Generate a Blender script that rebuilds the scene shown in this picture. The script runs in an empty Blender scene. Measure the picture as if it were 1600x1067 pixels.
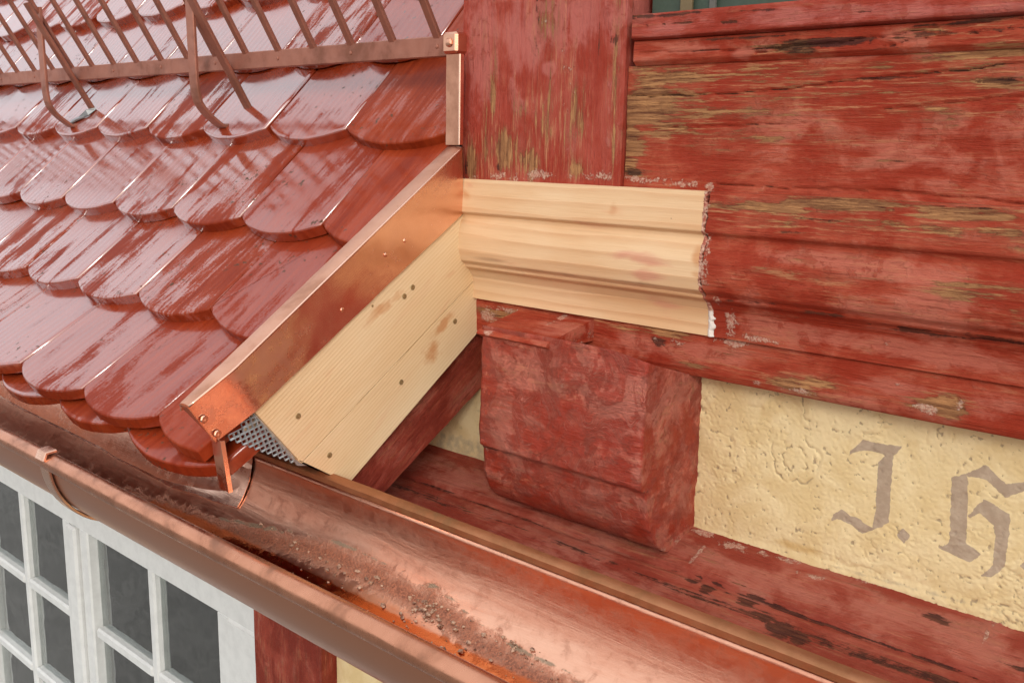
import bpy, math, random
import numpy as np
from mathutils import Matrix, Vector

rng = np.random.default_rng(7)
random.seed(7)
SC = bpy.context.scene
COL = SC.collection
RAD = math.radians

# ------------------------------------------------------------------ camera
# the camera stands at the world origin on a scaffold; X runs along the wall, Y into it, Z up
YAW, PITCH, ROLL, FPX = RAD(-41.336), RAD(-11.4157), RAD(1.1868), 1502.73
_f = np.array([math.sin(YAW)*math.cos(PITCH), math.cos(YAW)*math.cos(PITCH), math.sin(PITCH)])
_r = np.array([math.cos(YAW), -math.sin(YAW), 0.0])
_u = np.cross(_r, _f)
RGT = _r*math.cos(ROLL) + _u*math.sin(ROLL)
UPV = -_r*math.sin(ROLL) + _u*math.cos(ROLL)
FWD = _f
cam = bpy.data.cameras.new('camera')
cam.lens = FPX/1600*36; cam.sensor_width = 36; cam.sensor_fit = 'HORIZONTAL'
cam.clip_start = 0.02; cam.clip_end = 3000
cam_o = bpy.data.objects.new('camera', cam); COL.objects.link(cam_o)
cam_o.matrix_world = Matrix(((RGT[0], UPV[0], -FWD[0], 0), (RGT[1], UPV[1], -FWD[1], 0),
                             (RGT[2], UPV[2], -FWD[2], 0), (0, 0, 0, 1)))
SC.camera = cam_o

# ------------------------------------------------------------------ sky, sun, exposure
SUN_DIR = Vector((0.60, -0.68, 0.40)).normalized()      # towards the veiled sun, behind and right of the camera
world = bpy.data.worlds.new('World'); SC.world = world; world.use_nodes = True
wn = world.node_tree.nodes; wn.clear()
sky = wn.new('ShaderNodeTexSky'); sky.sky_type = 'NISHITA'; sky.sun_disc = False
sky.sun_elevation = math.asin(SUN_DIR.z); sky.sun_rotation = math.atan2(SUN_DIR.x, SUN_DIR.y)
sky.air_density = 1.0; sky.dust_density = 6.0; sky.ozone_density = 1.0
bg = wn.new('ShaderNodeBackground'); bg.inputs[1].default_value = 0.15
wo = wn.new('ShaderNodeOutputWorld')
veil = wn.new('ShaderNodeMix'); veil.data_type = 'RGBA'; veil.inputs[0].default_value = 0.78      # an even cloud layer over the clear sky
veil.inputs[7].default_value = (9.2, 9.5, 9.9, 1)
world.node_tree.links.new(sky.outputs[0], veil.inputs[6]); world.node_tree.links.new(veil.outputs[2], bg.inputs[0]); world.node_tree.links.new(bg.outputs[0], wo.inputs[0])
sun = bpy.data.lights.new('sun', 'SUN'); sun.energy = 1.0; sun.angle = RAD(14); sun.color = (1.0, 0.98, 0.955)
sun_o = bpy.data.objects.new('sun', sun); COL.objects.link(sun_o)
sun_o.rotation_euler = SUN_DIR.to_track_quat('Z', 'Y').to_euler()
SC.view_settings.view_transform = 'Standard'; SC.view_settings.look = 'None'
SC.view_settings.gamma = 1.0; SC.view_settings.use_curve_mapping = False
SC.view_settings.exposure = 0.06

# ------------------------------------------------------------------ layout helpers: pixel of the photograph -> point on a world plane
def ray(px, py): return RGT*((px-800)/FPX) - UPV*((py-533.5)/FPX) + FWD
def onY(px, py, Y): d = ray(px, py); return d*(Y/d[1])
def onX(px, py, X): d = ray(px, py); return d*(X/d[0])
def XZ(px, py, Y): p = onY(px, py, Y); return p[0], p[2]
def YZ(px, py, X): p = onX(px, py, X); return p[1], p[2]

# ------------------------------------------------------------------ numpy noise
def _hash(i, j, k, seed):
    h = (i*374761393 + j*668265263 + k*2147483647 + seed*1274126177) & 0xffffffff
    h = ((h ^ (h >> 13))*1274126177) & 0xffffffff
    h = h ^ (h >> 16)
    return (h & 0xffff)/65535.0
def vnoise(p, seed=0):
    p = np.asarray(p, float); i = np.floor(p).astype(np.int64); f = p-i; f = f*f*(3-2*f)
    out = 0
    for a in (0, 1):
        wa = f[..., 0] if a else 1-f[..., 0]
        for b in (0, 1):
            wb = f[..., 1] if b else 1-f[..., 1]
            for c in (0, 1):
                wc = f[..., 2] if c else 1-f[..., 2]
                out = out + wa*wb*wc*_hash(i[..., 0]+a, i[..., 1]+b, i[..., 2]+c, seed)
    return out*2-1
def fbm(p, seed=0, octv=4):
    s = 0; a = 1.0; p = np.asarray(p, float)
    for o in range(octv):
        s = s + a*vnoise(p, seed+o*17); p = p*2.03; a *= 0.5
    return s/1.9

# ------------------------------------------------------------------ objects
def tag(o, label=None, cat=None, group=None, kind=None):
    if label: o['label'] = label
    if cat: o['category'] = cat
    if group: o['group'] = group
    if kind: o['kind'] = kind
    return o
def thing(name, loc, label, cat, group=None):
    o = bpy.data.objects.new(name, None); COL.objects.link(o)
    o.location = loc; o.empty_display_size = 0.05
    return tag(o, label, cat, group)
def link(o, parent=None):
    COL.objects.link(o)
    if parent is not None:
        o.parent = parent
        root = parent; off = Vector(root.location)
        while root.parent: root = root.parent; off += Vector(root.location)
        if not parent.parent: o.matrix_parent_inverse = Matrix.Translation(-Vector(parent.location))
    return o
def mesh(name, V, F, mat, parent=None, attrs=None, smooth=False):
    me = bpy.data.meshes.new(name)
    me.from_pydata([tuple(map(float, v)) for v in V], [], [tuple(map(int, f)) for f in F])
    if mat: me.materials.append(mat)
    if attrs:
        for k, a in attrs.items():
            a = np.asarray(a, dtype=np.float32)
            if a.ndim == 2:
                at = me.attributes.new(k, 'FLOAT_VECTOR', 'POINT'); at.data.foreach_set('vector', a.ravel())
            else:
                at = me.attributes.new(k, 'FLOAT', 'POINT'); at.data.foreach_set('value', a.ravel())
    if smooth: me.polygons.foreach_set('use_smooth', [True]*len(me.polygons))
    me.update()
    return link(bpy.data.objects.new(name, me), parent)
def grid_faces(nu, nv, off=0):
    i, j = np.meshgrid(np.arange(nu-1), np.arange(nv-1), indexing='ij')
    a = (i*nv+j).ravel()+off
    return np.stack([a, a+1, a+nv+1, a+nv], 1)
def solid(name, P, back, mat, parent=None, attrs=None, smooth=False, grain=None, flip=False):
    """front grid P (nu,nv,3) closed by a back: 'back' maps perimeter points to back points"""
    nu, nv = P.shape[:2]
    V = P.reshape(-1, 3)
    F = grid_faces(nu, nv)
    per = [(i, 0) for i in range(nu)] + [(nu-1, j) for j in range(1, nv)] + \
          [(i, nv-1) for i in range(nu-2, -1, -1)] + [(0, j) for j in range(nv-2, 0, -1)]
    pid = np.array([a*nv+b for a, b in per])
    B = back(V[pid].copy())
    n0 = len(V); m = len(pid)
    VV = np.vstack([V, V[pid], V[pid], B, B])          # separate rim copies keep the edges crisp
    A1 = n0+m; B1 = n0+2*m
    k = np.arange(m); k2 = (k+1) % m
    S = np.stack([A1+k, A1+k2, B1+k2, B1+k], 1)
    Fs = [tuple(f) for f in F]+[tuple(f) for f in S]+[tuple((B1+m+k)[::-1])]
    if flip: Fs = [f[::-1] for f in Fs]
    at = {}
    for kk, a in (attrs or {}).items():
        a = np.asarray(a).reshape(n0, -1); a = np.vstack([a, a[pid], a[pid], a[pid], a[pid]])
        at[kk] = a if a.shape[1] > 1 else a[:, 0]
    if grain is not None:
        at['gr'] = grain(VV)
    return mesh(name, VV, Fs, mat, parent, at, smooth)
def resample(poly, step):
    out = [np.array(poly[0], float)]
    for a, b in zip(poly[:-1], poly[1:]):
        a = np.array(a, float); b = np.array(b, float); n = max(1, int(math.ceil(np.linalg.norm(b-a)/step)))
        for k in range(1, n+1): out.append(a+(b-a)*k/n)
    return np.array(out)
def smoothpoly(poly, it=2):
    p = np.array(poly, float)
    for _ in range(it):
        q = [p[0]]
        for a, b in zip(p[:-1], p[1:]): q += [a*.75+b*.25, a*.25+b*.75]
        q.append(p[-1]); p = np.array(q)
    return p
def blobs(X, Z, lst):
    """soft ellipses (x, z, rx, rz, angle, strength) on a surface"""
    a = np.zeros_like(X)
    for (x, z, rx, rz, an, s) in lst:
        c, sn = math.cos(an), math.sin(an)
        dx, dz = X-x, Z-z
        u = (dx*c+dz*sn)/rx; v = (-dx*sn+dz*c)/rz
        a = np.maximum(a, s*np.exp(-.75*(u*u+v*v)))
    return a
def pxblobs(lst, Y):
    """blobs given by photo position (px, py, rx_px, ry_px, strength) on the plane Y"""
    out = []
    for (px, py, rx, ry, s) in lst:
        a = onY(px, py, Y); b = onY(px+rx, py, Y); c = onY(px, py+ry, Y)
        out.append((a[0], a[2], abs(b[0]-a[0])+1e-4, abs(c[2]-a[2])+1e-4, 0.0, s))
    return out
GX = lambda V: np.stack([V[:, 0], V[:, 2], V[:, 1]], 1)          # grain along X
GZ = lambda V: np.stack([V[:, 2], V[:, 0], V[:, 1]], 1)          # grain along Z
def relief(name, x0, x1, prof, back, mat, parent, step=.004, rough=.0012, seed=1, grain=GX, marks=None, ragged=0.0, smooth=True, xstep=None, cracks=()):
    """timber: a YZ profile swept along X, hewn by noise, with named wear marks"""
    pr = resample(prof, step); nx = max(2, int((x1-x0)/(xstep or step))+1)
    xs = np.linspace(x0, x1, nx)
    P = np.zeros((nx, len(pr), 3)); P[:, :, 0] = xs[:, None]; P[:, :, 1] = pr[None, :, 0]; P[:, :, 2] = pr[None, :, 1]
    q = P.copy()
    st = np.array([6., 60., 45.]) if grain is GX else np.array([45., 60., 6.])
    n = fbm(q*st, seed, 4)
    n2 = fbm(q*np.array([9., 9., 9.]), seed+50, 3)
    P[:, :, 1] += rough*(n+1.2*n2)
    if ragged:
        e = fbm(np.stack([pr[:, 1]*140, pr[:, 0]*140, pr[:, 0]*0+seed], 1), seed+9, 3)*ragged
        w = np.clip(1-(xs-x0)/.02, 0, 1)
        P[:, :, 0] += w[:, None]*e[None, :]
    ck = np.zeros(P.shape[:2])
    for (line, wd, dp) in cracks:                  # drying cracks: (x, z) polylines with width and depth
        l_ = np.array(line); zc = np.interp(P[:, :, 0], l_[:, 0], l_[:, 1])+.0022*fbm(np.stack([P[:, :, 0]*45, P[:, :, 0]*0, P[:, :, 0]*0], -1), seed+71, 4)
        on = (P[:, :, 0] > l_[0, 0]) & (P[:, :, 0] < l_[-1, 0])
        w_ = wd*(.35+.9*np.abs(fbm(np.stack([P[:, :, 0]*22, P[:, :, 0]*0+3, P[:, :, 0]*0], -1), seed+73, 3)))
        c1 = on*np.exp(-((P[:, :, 2]-zc)/w_)**2); P[:, :, 1] += dp*c1; ck = np.maximum(ck, c1)
    at = {}
    if cracks: marks = dict(marks or {}); marks.setdefault('dark', [])
    for k, lst in (marks or {}).items():
        at[k] = blobs(P[:, :, 0], P[:, :, 2], lst) if isinstance(lst, list) else lst(P)
    if cracks: at['dark'] = np.maximum(at['dark'], ck*.62)
    return solid(name, P, lambda B: np.stack([B[:, 0], np.full(len(B), back), B[:, 2]], 1), mat, parent, at, smooth, grain)
def crk(pts, Y): return [XZ(x, y, Y) for x, y in pts]
def box(name, lo, hi, mat, parent=None, bev=.0015, grain=GX):
    """box with bevelled edges: 24 verts"""
    lo = np.array(lo, float); hi = np.array(hi, float); c = (lo+hi)/2; h = (hi-lo)/2; b = min(bev, *(h*.45))
    V = []; ids = {}
    for sx in (-1, 1):
        for sy in (-1, 1):
            for sz in (-1, 1):
                s = np.array([sx, sy, sz])
                for ax in range(3):
                    d = h-b; d = d.copy(); d[ax] = h[ax]
                    ids[(sx, sy, sz, ax)] = len(V); V.append(c+s*d)
    F = []
    for ax in range(3):
        o = [a for a in range(3) if a != ax]
        for s in (-1, 1):
            f = []
            for (p, q) in ((-1, -1), (1, -1), (1, 1), (-1, 1)):
                k = [0, 0, 0]; k[ax] = s; k[o[0]] = p; k[o[1]] = q; f.append(ids[(*k, ax)])
            F.append(f)
    for ax in range(3):
        o = [a for a in range(3) if a != ax]
        for p in (-1, 1):
            for q in (-1, 1):
                k0 = [0, 0, 0]; k0[ax] = -1; k0[o[0]] = p; k0[o[1]] = q; k1 = list(k0); k1[ax] = 1
                F.append([ids[(*k0, o[0])], ids[(*k1, o[0])], ids[(*k1, o[1])], ids[(*k0, o[1])]])
    for sx in (-1, 1):
        for sy in (-1, 1):
            for sz in (-1, 1): F.append([ids[(sx, sy, sz, a)] for a in range(3)])
    V = np.array(V)
    F2 = []
    for f in F:
        n = np.cross(V[f[1]]-V[f[0]], V[f[2]]-V[f[0]]); m = V[f].mean(0)-c
        F2.append(f if n@m > 0 else f[::-1])
    return mesh(name, V, F2, mat, parent, {'gr': grain(V)})
def tube(name, pts, r, mat, parent=None, n=12, flat=None, cap=True):
    """swept tube; flat=(w,t,dir) makes a strap of width w across dir and thickness t"""
    pts = np.array(pts, float); m = len(pts); V = []
    for i in range(m):
        t = pts[min(i+1, m-1)]-pts[max(i-1, 0)]; t /= np.linalg.norm(t)
        if flat is None:
            a = np.array([0, 0, 1.]) if abs(t[2]) < .8 else np.array([0, 1., 0])
            s = np.cross(t, a); s /= np.linalg.norm(s); w = np.cross(s, t)
            for k in range(n): V.append(pts[i]+r*(s*math.cos(2*math.pi*k/n)+w*math.sin(2*math.pi*k/n)))
        else:
            s = np.array(flat[2], float); s -= t*(s@t); s /= np.linalg.norm(s); w = np.cross(t, s)
            for (a, b) in ((-1, -.6), (-.85, -1), (.85, -1), (1, -.6), (1, .6), (.85, 1), (-.85, 1), (-1, .6)): V.append(pts[i]+s*a*flat[0]/2+w*b*flat[1]/2)
    if flat: n = 8
    F = [(i*n+k, i*n+(k+1) % n, (i+1)*n+(k+1) % n, (i+1)*n+k) for i in range(m-1) for k in range(n)]
    if cap: F += [tuple(range(n))[::-1], tuple((m-1)*n+k for k in range(n))]
    V = np.array(V)
    return mesh(name, V, F, mat, parent, {'gr': GX(V)}, smooth=flat is None)
def disc(name, c, nrm, r, h, mat, parent, n=12, slot=True):
    """screw / nail head: a low dome with a recessed centre"""
    nrm = np.array(nrm, float); nrm /= np.linalg.norm(nrm)
    a = np.cross(nrm, [0.3, 0.5, 0.81]); a /= np.linalg.norm(a); b = np.cross(nrm, a); c = np.array(c, float)
    rings = [(1.0, -.3), (1.0, .5), (.8, 1.0), (.35, 1.0), (.28, .2)] if slot else [(1.0, -.3), (1.0, .4), (.7, .9), (.3, 1.1), (.1, 1.15)]
    V = [c+r*q*(a*math.cos(2*math.pi*k/n)+b*math.sin(2*math.pi*k/n))+nrm*h*z for (q, z) in rings for k in range(n)]
    F = [(i*n+k, i*n+(k+1) % n, (i+1)*n+(k+1) % n, (i+1)*n+k) for i in range(len(rings)-1) for k in range(n)]
    F.append(tuple((len(rings)-1)*n+k for k in range(n)))
    return mesh(name, np.array(V), F, mat, parent)

# ------------------------------------------------------------------ materials
class Mat:
    def __init__(s, name):
        s.m = bpy.data.materials.new(name); s.m.use_nodes = True; s.t = s.m.node_tree; s.t.nodes.clear()
        s.out = s.t.nodes.new('ShaderNodeOutputMaterial')
        s.b = s.t.nodes.new('ShaderNodeBsdfPrincipled'); s.l(s.b.outputs[0], s.out.inputs[0])
    def l(s, a, b): s.t.links.new(a, b)
    def put(s, v, sock):
        if isinstance(v, bpy.types.NodeSocket): s.l(v, sock)
        else:
            if isinstance(v, tuple) and len(v) == 3 and sock.type == 'RGBA': v = (*v, 1)
            sock.default_value = v
    def node(s, t, ins=None, **props):
        n = s.t.nodes.new(t)
        for k, v in props.items(): setattr(n, k, v)
        for k, v in (ins or {}).items(): s.put(v, n.inputs[k])
        return n
    def attr(s, name, vec=False):
        n = s.node('ShaderNodeAttribute', attribute_name=name); return n.outputs['Vector' if vec else 'Fac']
    def obj(s): return s.node('ShaderNodeTexCoord').outputs['Object']
    def rnd(s): return s.node('ShaderNodeObjectInfo').outputs['Random']
    def scale(s, v, sc, loc=(0, 0, 0), rot=(0, 0, 0)):
        return s.node('ShaderNodeMapping', {'Vector': v, 'Scale': sc, 'Location': loc, 'Rotation': rot}).outputs[0]
    def noise(s, v, sc, det=5, rough=.6, dist=0.0):
        return s.node('ShaderNodeTexNoise', {'Vector': v, 'Scale': sc, 'Detail': det, 'Roughness': rough, 'Distortion': dist}).outputs[0]
    def voro(s, v, sc, feature='F1'):
        return s.node('ShaderNodeTexVoronoi', {'Vector': v, 'Scale': sc}, feature=feature).outputs['Distance']
    def math(s, op, a, b=0.0, c=0.0, clamp=False):
        n = s.t.nodes.new('ShaderNodeMath'); n.operation = op; n.use_clamp = clamp
        for i, v in enumerate((a, b, c)): s.put(v, n.inputs[i])
        return n.outputs[0]
    def add(s, a, b): return s.math('ADD', a, b)
    def mul(s, a, b): return s.math('MULTIPLY', a, b)
    def step(s, v, lo, hi, a=0.0, b=1.0):
        return s.node('ShaderNodeMapRange', {'Value': v, 'From Min': lo, 'From Max': hi, 'To Min': a, 'To Max': b}, interpolation_type='SMOOTHSTEP').outputs[0]
    def mix(s, f, a, b, mode='MIX'):
        n = s.t.nodes.new('ShaderNodeMix'); n.data_type = 'RGBA'; n.blend_type = mode
        s.put(f, n.inputs[0]); s.put(a, n.inputs[6]); s.put(b, n.inputs[7]); return n.outputs[2]
    def bump(s, h, strength, dist, normal=None):
        ins = {'Height': h, 'Strength': strength, 'Distance': dist}
        if normal is not None: ins['Normal'] = normal
        return s.node('ShaderNodeBump', ins).outputs[0]
    def set(s, **kw):
        nm = {'col': 'Base Color', 'rough': 'Roughness', 'metal': 'Metallic', 'nor': 'Normal', 'spec': 'Specular IOR Level', 'coat': 'Coat Weight', 'coatr': 'Coat Roughness', 'ior': 'IOR'}
        for k, v in kw.items(): s.put(v, s.b.inputs[nm[k]])
        return s.m
def srgb(r, g, b):
    return tuple(((c/255+.055)/1.055)**2.4 if c > 10 else c/255/12.92 for c in (r, g, b))

def mat_paint(name, deep, mid, pink, wear=.0, gloss=.58, brush=0.0, gspec=.2):
    """old linseed paint on timber: deep and chalked reds, flaked to grey-brown wood where 'bare' says so"""
    m = Mat(name); g = m.attr('gr', True)
    st = m.scale(g, (6, 80, 80)); st2 = m.scale(g, (22, 300, 300)); st3 = m.scale(g, (10, 26, 26))
    n_st = m.noise(st, 1.0, 8, .72, .6); n_st2 = m.noise(st2, 1.0, 6, .75); n_m = m.noise(st3, 1.0, 7, .66, .8)
    n_p = m.noise(g, 13, 6, .62, .6); n_f = m.noise(g, 420, 3, .7); n_b = m.noise(g, 60, 7, .7, .3)
    bare, chalk, dark, pale = m.attr('bare'), m.attr('chalk'), m.attr('dark'), m.attr('pale')
    c_ = lambda n, k: m.mul(m.math('SUBTRACT', n, .5), k)
    # two coats: a deep one and a chalked one worn away in crisp-edged islands
    col = m.mix(m.step(m.add(m.mul(n_p, .5), m.mul(n_m, .5)), .42, .58), deep, mid)
    ck = m.step(m.add(chalk, m.add(c_(n_p, 1.3), m.add(c_(n_m, 1.7), c_(n_st, 1.0)))), .12, .52)
    col = m.mix(m.mul(ck, .62), col, pink)
    chip = m.mul(m.step(m.add(n_b, c_(n_st, .5)), .53, .565), m.step(n_m, .44, .58))
    col = m.mix(m.mul(chip, .55), col, m.mix(m.step(n_p, .45, .6), deep, pink))
    wood = m.mix(m.step(n_st2, .38, .62), srgb(92, 54, 36), srgb(186, 134, 88))
    wood = m.mix(m.mul(m.step(n_st, .48, .62), .8), wood, srgb(150, 104, 68))
    brn = m.step(m.add(m.mul(bare, .8), m.add(c_(n_m, 2.0), c_(n_st, 1.6))), .05, .65)
    col = m.mix(m.mul(brn, .5), col, srgb(132, 78, 54))
    thin = m.mul(m.step(n_st2, .50, .62), m.step(m.add(n_m, m.mul(bare, .9)), .42, .8, .05, 1.0))
    col = m.mix(m.mul(thin, .8), col, m.mix(.3, wood, pink))
    col = m.mix(m.mul(m.step(n_st2, .44, .30), .55), col, m.mix(.6, deep, (.04, .012, .008)))
    bm = m.step(m.add(bare, m.add(c_(n_st, 2.2), m.add(c_(n_st2, 1.4), c_(n_m, 1.6)))), .44-wear, .60-wear)
    col = m.mix(m.mul(bm, .95), col, wood)
    dk = m.step(m.add(dark, m.add(c_(n_st, 2.4), m.add(c_(n_st2, 1.0), c_(n_b, 1.2)))), .46, .64)
    col = m.mix(m.mul(dk, .85), col, m.mix(m.step(n_st2, .45, .6), srgb(46, 26, 22), srgb(92, 54, 38)))
    pl = m.step(m.add(pale, m.add(c_(n_b, 2.0), m.add(c_(n_f, .7), c_(n_m, 1.4)))), .50, .74)
    col = m.mix(m.mul(pl, .75), col, m.mix(m.step(n_f, .42, .58), srgb(188, 128, 108), srgb(208, 176, 154)))
    h = m.add(m.mul(n_st, 1.0), m.add(m.mul(n_st2, .8), m.add(m.mul(n_f, .15), m.add(m.mul(n_b, .5), m.mul(n_m, .6)))))
    h = m.add(h, m.mul(bm, -.3)); h = m.add(h, m.mul(dk, -.35)); h = m.add(h, m.mul(pl, .25)); h = m.add(h, m.mul(chip, .12))
    if brush:
        w1 = m.noise(g, 7, 2, .5)
        ro = m.node('ShaderNodeVectorRotate', {'Vector': m.obj(), 'Axis': (0, 1, 0), 'Angle': m.math('MULTIPLY_ADD', w1, 5.0, -1.9)}, rotation_type='AXIS_ANGLE').outputs[0]
        br = m.noise(m.scale(ro, (60, 120, 420)), 1.0, 4, .6)
        br = m.mul(m.step(br, .50, .62), m.step(m.add(n_p, c_(n_b, .9)), .40, .58)); h = m.add(h, m.mul(br, brush*1.6))
        col = m.mix(m.mul(m.step(m.noise(g, 24, 7, .68, .8), .50, .55), .8), col, deep)
        col = m.mix(m.mul(br, .75), col, pink)
    nor = m.bump(h, .8, .0035)
    r = m.add(m.step(n_b, .3, .7, gloss-.13, gloss+.15), m.mul(bm, .25))
    return m.set(col=col, rough=r, nor=nor, spec=gspec)

RED = mat_paint('weathered red paint', srgb(150, 48, 26), srgb(172, 76, 52), srgb(192, 112, 92))
RED_POST = mat_paint('weathered red paint on post', srgb(150, 50, 32), srgb(168, 74, 58), srgb(188, 108, 98))
RED_BLOCK = mat_paint('thick brushed red paint', srgb(152, 48, 28), srgb(182, 86, 66), srgb(198, 118, 100), gloss=.42, brush=.26, gspec=.4)
RED_DARK = mat_paint('old dark red paint', srgb(122, 42, 28), srgb(148, 62, 46), srgb(168, 92, 78), gloss=.45)
RED_SILL = mat_paint('matt red sill paint', srgb(146, 58, 42), srgb(168, 84, 66), srgb(184, 112, 94))

def mat_spruce(name, c0, c1, c2, ring=70.0, wv=.012, stains=()):
    m = Mat(name); g = m.attr('gr', True); r = m.rnd()
    gg = m.node('ShaderNodeVectorMath', {0: g, 1: m.node('ShaderNodeCombineXYZ', {'X': m.mul(r, 3.0), 'Y': m.mul(r, 1.7), 'Z': r}).outputs[0]}, operation='ADD').outputs[0]
    warp = m.noise(m.scale(gg, (2.2, 9, 9)), 1.0, 3, .5)
    v = m.add(m.node('ShaderNodeSeparateXYZ', {0: gg}).outputs[1], m.mul(warp, wv))
    ringv = m.math('FRACT', m.mul(v, ring*3.4))
    late = m.step(ringv, .45, .97); late = m.mul(late, m.step(ringv, 1.0, .94))
    fine = m.noise(m.scale(gg, (16, 420, 420)), 1.0, 4, .7)
    big = m.noise(m.scale(gg, (4, 14, 14)), 1.0, 4, .55)
    spot = m.noise(m.scale(gg, (9, 30, 30)), 1.0, 3, .5, 1.0)
    col = m.mix(m.step(big, .35, .65), c0, c1)
    col = m.mix(m.mul(late, m.step(big, .3, .7, .25, .6)), col, c2)
    col = m.mix(m.mul(m.step(fine, .5, .75), .35), col, m.mix(.5, c2, c0))
    stain = m.attr('stain')
    col = m.mix(m.mul(m.step(m.add(stain, m.mul(m.math('SUBTRACT', spot, .5), 1.2)), .4, .75), .7), col, srgb(186, 122, 70))
    for (cc, rr_, sc_) in stains:                 # resin and water stains at fixed places: centre, stretch
        d_ = m.node('ShaderNodeVectorMath', {0: m.node('ShaderNodeVectorMath', {0: g, 1: cc}, operation='SUBTRACT').outputs[0], 1: rr_}, operation='MULTIPLY').outputs[0]
        dl = m.node('ShaderNodeVectorMath', {0: d_}, operation='LENGTH').outputs[1]
        col = m.mix(m.mul(m.step(m.add(dl, m.mul(m.math('SUBTRACT', m.noise(gg, 60, 4, .6), .5), 2.2)), 1.1, .3), sc_), col, srgb(196, 134, 82))
    col = m.mix(m.mul(m.step(spot, .62, .74), .25), col, srgb(206, 140, 104))
    red = m.attr('rubbed')
    col = m.mix(m.mul(m.step(m.add(red, m.mul(m.math('SUBTRACT', spot, .5), 1.4)), .4, .8), .55), col, srgb(196, 122, 104))
    dirt = m.attr('dark'); col = m.mix(m.mul(m.step(m.add(dirt, m.mul(m.math('SUBTRACT', spot, .5), .7)), .35, .8), .6), col, srgb(120, 92, 74))
    nor = m.bump(m.add(m.mul(late, .5), fine), .35, .0012)
    return m.set(col=col, rough=m.step(fine, .3, .7, .5, .66), nor=nor, spec=.35)
def SGp(px, py): p = onX(px, py, -.844); return (p[1]*.82+p[2]*.57, p[2]*.82-p[1]*.57, p[0])
SPRUCE = mat_spruce('planed spruce', srgb(232, 205, 163), srgb(226, 194, 148), srgb(208, 170, 120), stains=[(SGp(690, 510), (38, 120, 1), .75), (SGp(676, 548), (60, 70, 1), .8), (SGp(600, 480), (60, 130, 1), .5), (SGp(618, 465), (60, 140, 1), .4), (SGp(585, 492), (50, 140, 1), .4)])
SPRUCE_PROF = mat_spruce('oiled spruce moulding', srgb(220, 186, 146), srgb(212, 170, 126), srgb(196, 144, 100), ring=17.0, wv=.035)

def mat_copper(name, c0, c1, r0, r1, tarn=.4, streak=(18, 18, 18), metal=1.0, brown=srgb(112, 66, 44)):
    m = Mat(name); g = m.attr('gr', True)
    a = m.noise(m.scale(g, streak), 1.0, 6, .6, .4); b = m.noise(g, 75, 5, .65); s = m.noise(m.scale(g, (40, 700, 700)), 1.0, 3, .6)
    sp = m.noise(g, 300, 2, .6)
    col = m.mix(m.step(a, .35, .68), c0, c1)
    t = m.step(m.add(m.mul(a, .85), m.mul(b, .25)), .55, .74)
    col = m.mix(m.mul(t, tarn), col, brown)
    col = m.mix(m.mul(m.step(sp, .72, .78), .4), col, srgb(90, 50, 36))
    rough = m.add(m.step(b, .3, .7, r0, r1), m.mul(t, .12))
    nor = m.bump(m.add(m.mul(s, .30), m.add(m.mul(a, 1.2), m.mul(b, .15))), .16, .002)
    return m.set(col=col, rough=rough, metal=m.math('SUBTRACT', metal, m.mul(t, tarn*.5)), nor=nor)
COPPER = mat_copper('new copper sheet', srgb(240, 196, 172), srgb(230, 180, 154), .17, .27, .14, streak=(9, 9, 9), brown=srgb(170, 118, 94))
COPPER_OLD = mat_copper('browned copper', srgb(222, 168, 140), srgb(200, 142, 114), .30, .42, .4, streak=(10, 10, 10), brown=srgb(138, 98, 76))
COPPER_LIP = mat_copper('green-brown copper lip', srgb(176, 120, 84), srgb(150, 100, 64), .45, .62, .7, metal=.75, brown=srgb(124, 90, 56))
COPPER_GUARD = mat_copper('dull copper bars', srgb(168, 110, 90), srgb(146, 92, 74), .45, .6, .6, metal=.6)
COPPER_BEAD = mat_copper('brown gutter bead', srgb(208, 146, 116), srgb(180, 120, 92), .22, .36, .6, metal=.92, brown=srgb(112, 78, 58))

def mat_trough():
    m = Mat('copper gutter trough with dirt'); g = m.obj()
    a = m.noise(m.scale(g, (5, 40, 40)), 1.0, 6, .6, .5); b = m.noise(g, 70, 6, .65, .5); f = m.noise(g, 420, 4, .7)
    dirt, green, warm_refl = m.attr('dirt'), m.attr('green'), m.attr('warm_refl')
    col = m.mix(m.step(a, .35, .68), srgb(238, 182, 152), srgb(220, 152, 122))
    col = m.mix(m.mul(m.step(b, .5, .75), .35), col, srgb(140, 76, 56))
    dm = m.step(m.add(dirt, m.add(m.mul(m.math('SUBTRACT', b, .5), 1.1), m.mul(m.math('SUBTRACT', f, .5), .5))), .25, .8)
    mud = m.mix(m.step(f, .38, .62), srgb(112, 60, 38), srgb(182, 112, 80))
    mud = m.mix(m.mul(m.step(b, .55, .7), .6), mud, srgb(202, 132, 98))
    col = m.mix(m.mul(dm, .85), col, mud)
    cl = m.step(m.add(warm_refl, m.mul(m.math('SUBTRACT', b, .5), .7)), .4, .7)
    col = m.mix(m.mul(cl, .85), col, srgb(214, 108, 46))  # orange reflection in the wet trough front, painted into the colour
    gm = m.step(m.add(green, m.mul(m.math('SUBTRACT', b, .5), .9)), .5, .72)
    col = m.mix(m.mul(gm, .8), col, srgb(138, 128, 104))
    met = m.math('SUBTRACT', 1.0, m.add(m.mul(dm, .7), m.mul(gm, .6)), clamp=True)
    r = m.add(m.step(b, .3, .7, .3, .42), m.mul(dm, .12)); r = m.math('SUBTRACT', r, m.mul(cl, .12))
    h = m.add(m.mul(f, m.add(.12, m.mul(dm, 1.3))), m.add(m.mul(b, m.add(.2, dm)), m.mul(a, .8)))
    return m.set(col=col, rough=r, metal=met, nor=m.bump(h, .4, .0025))
TROUGH = mat_trough()

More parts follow.
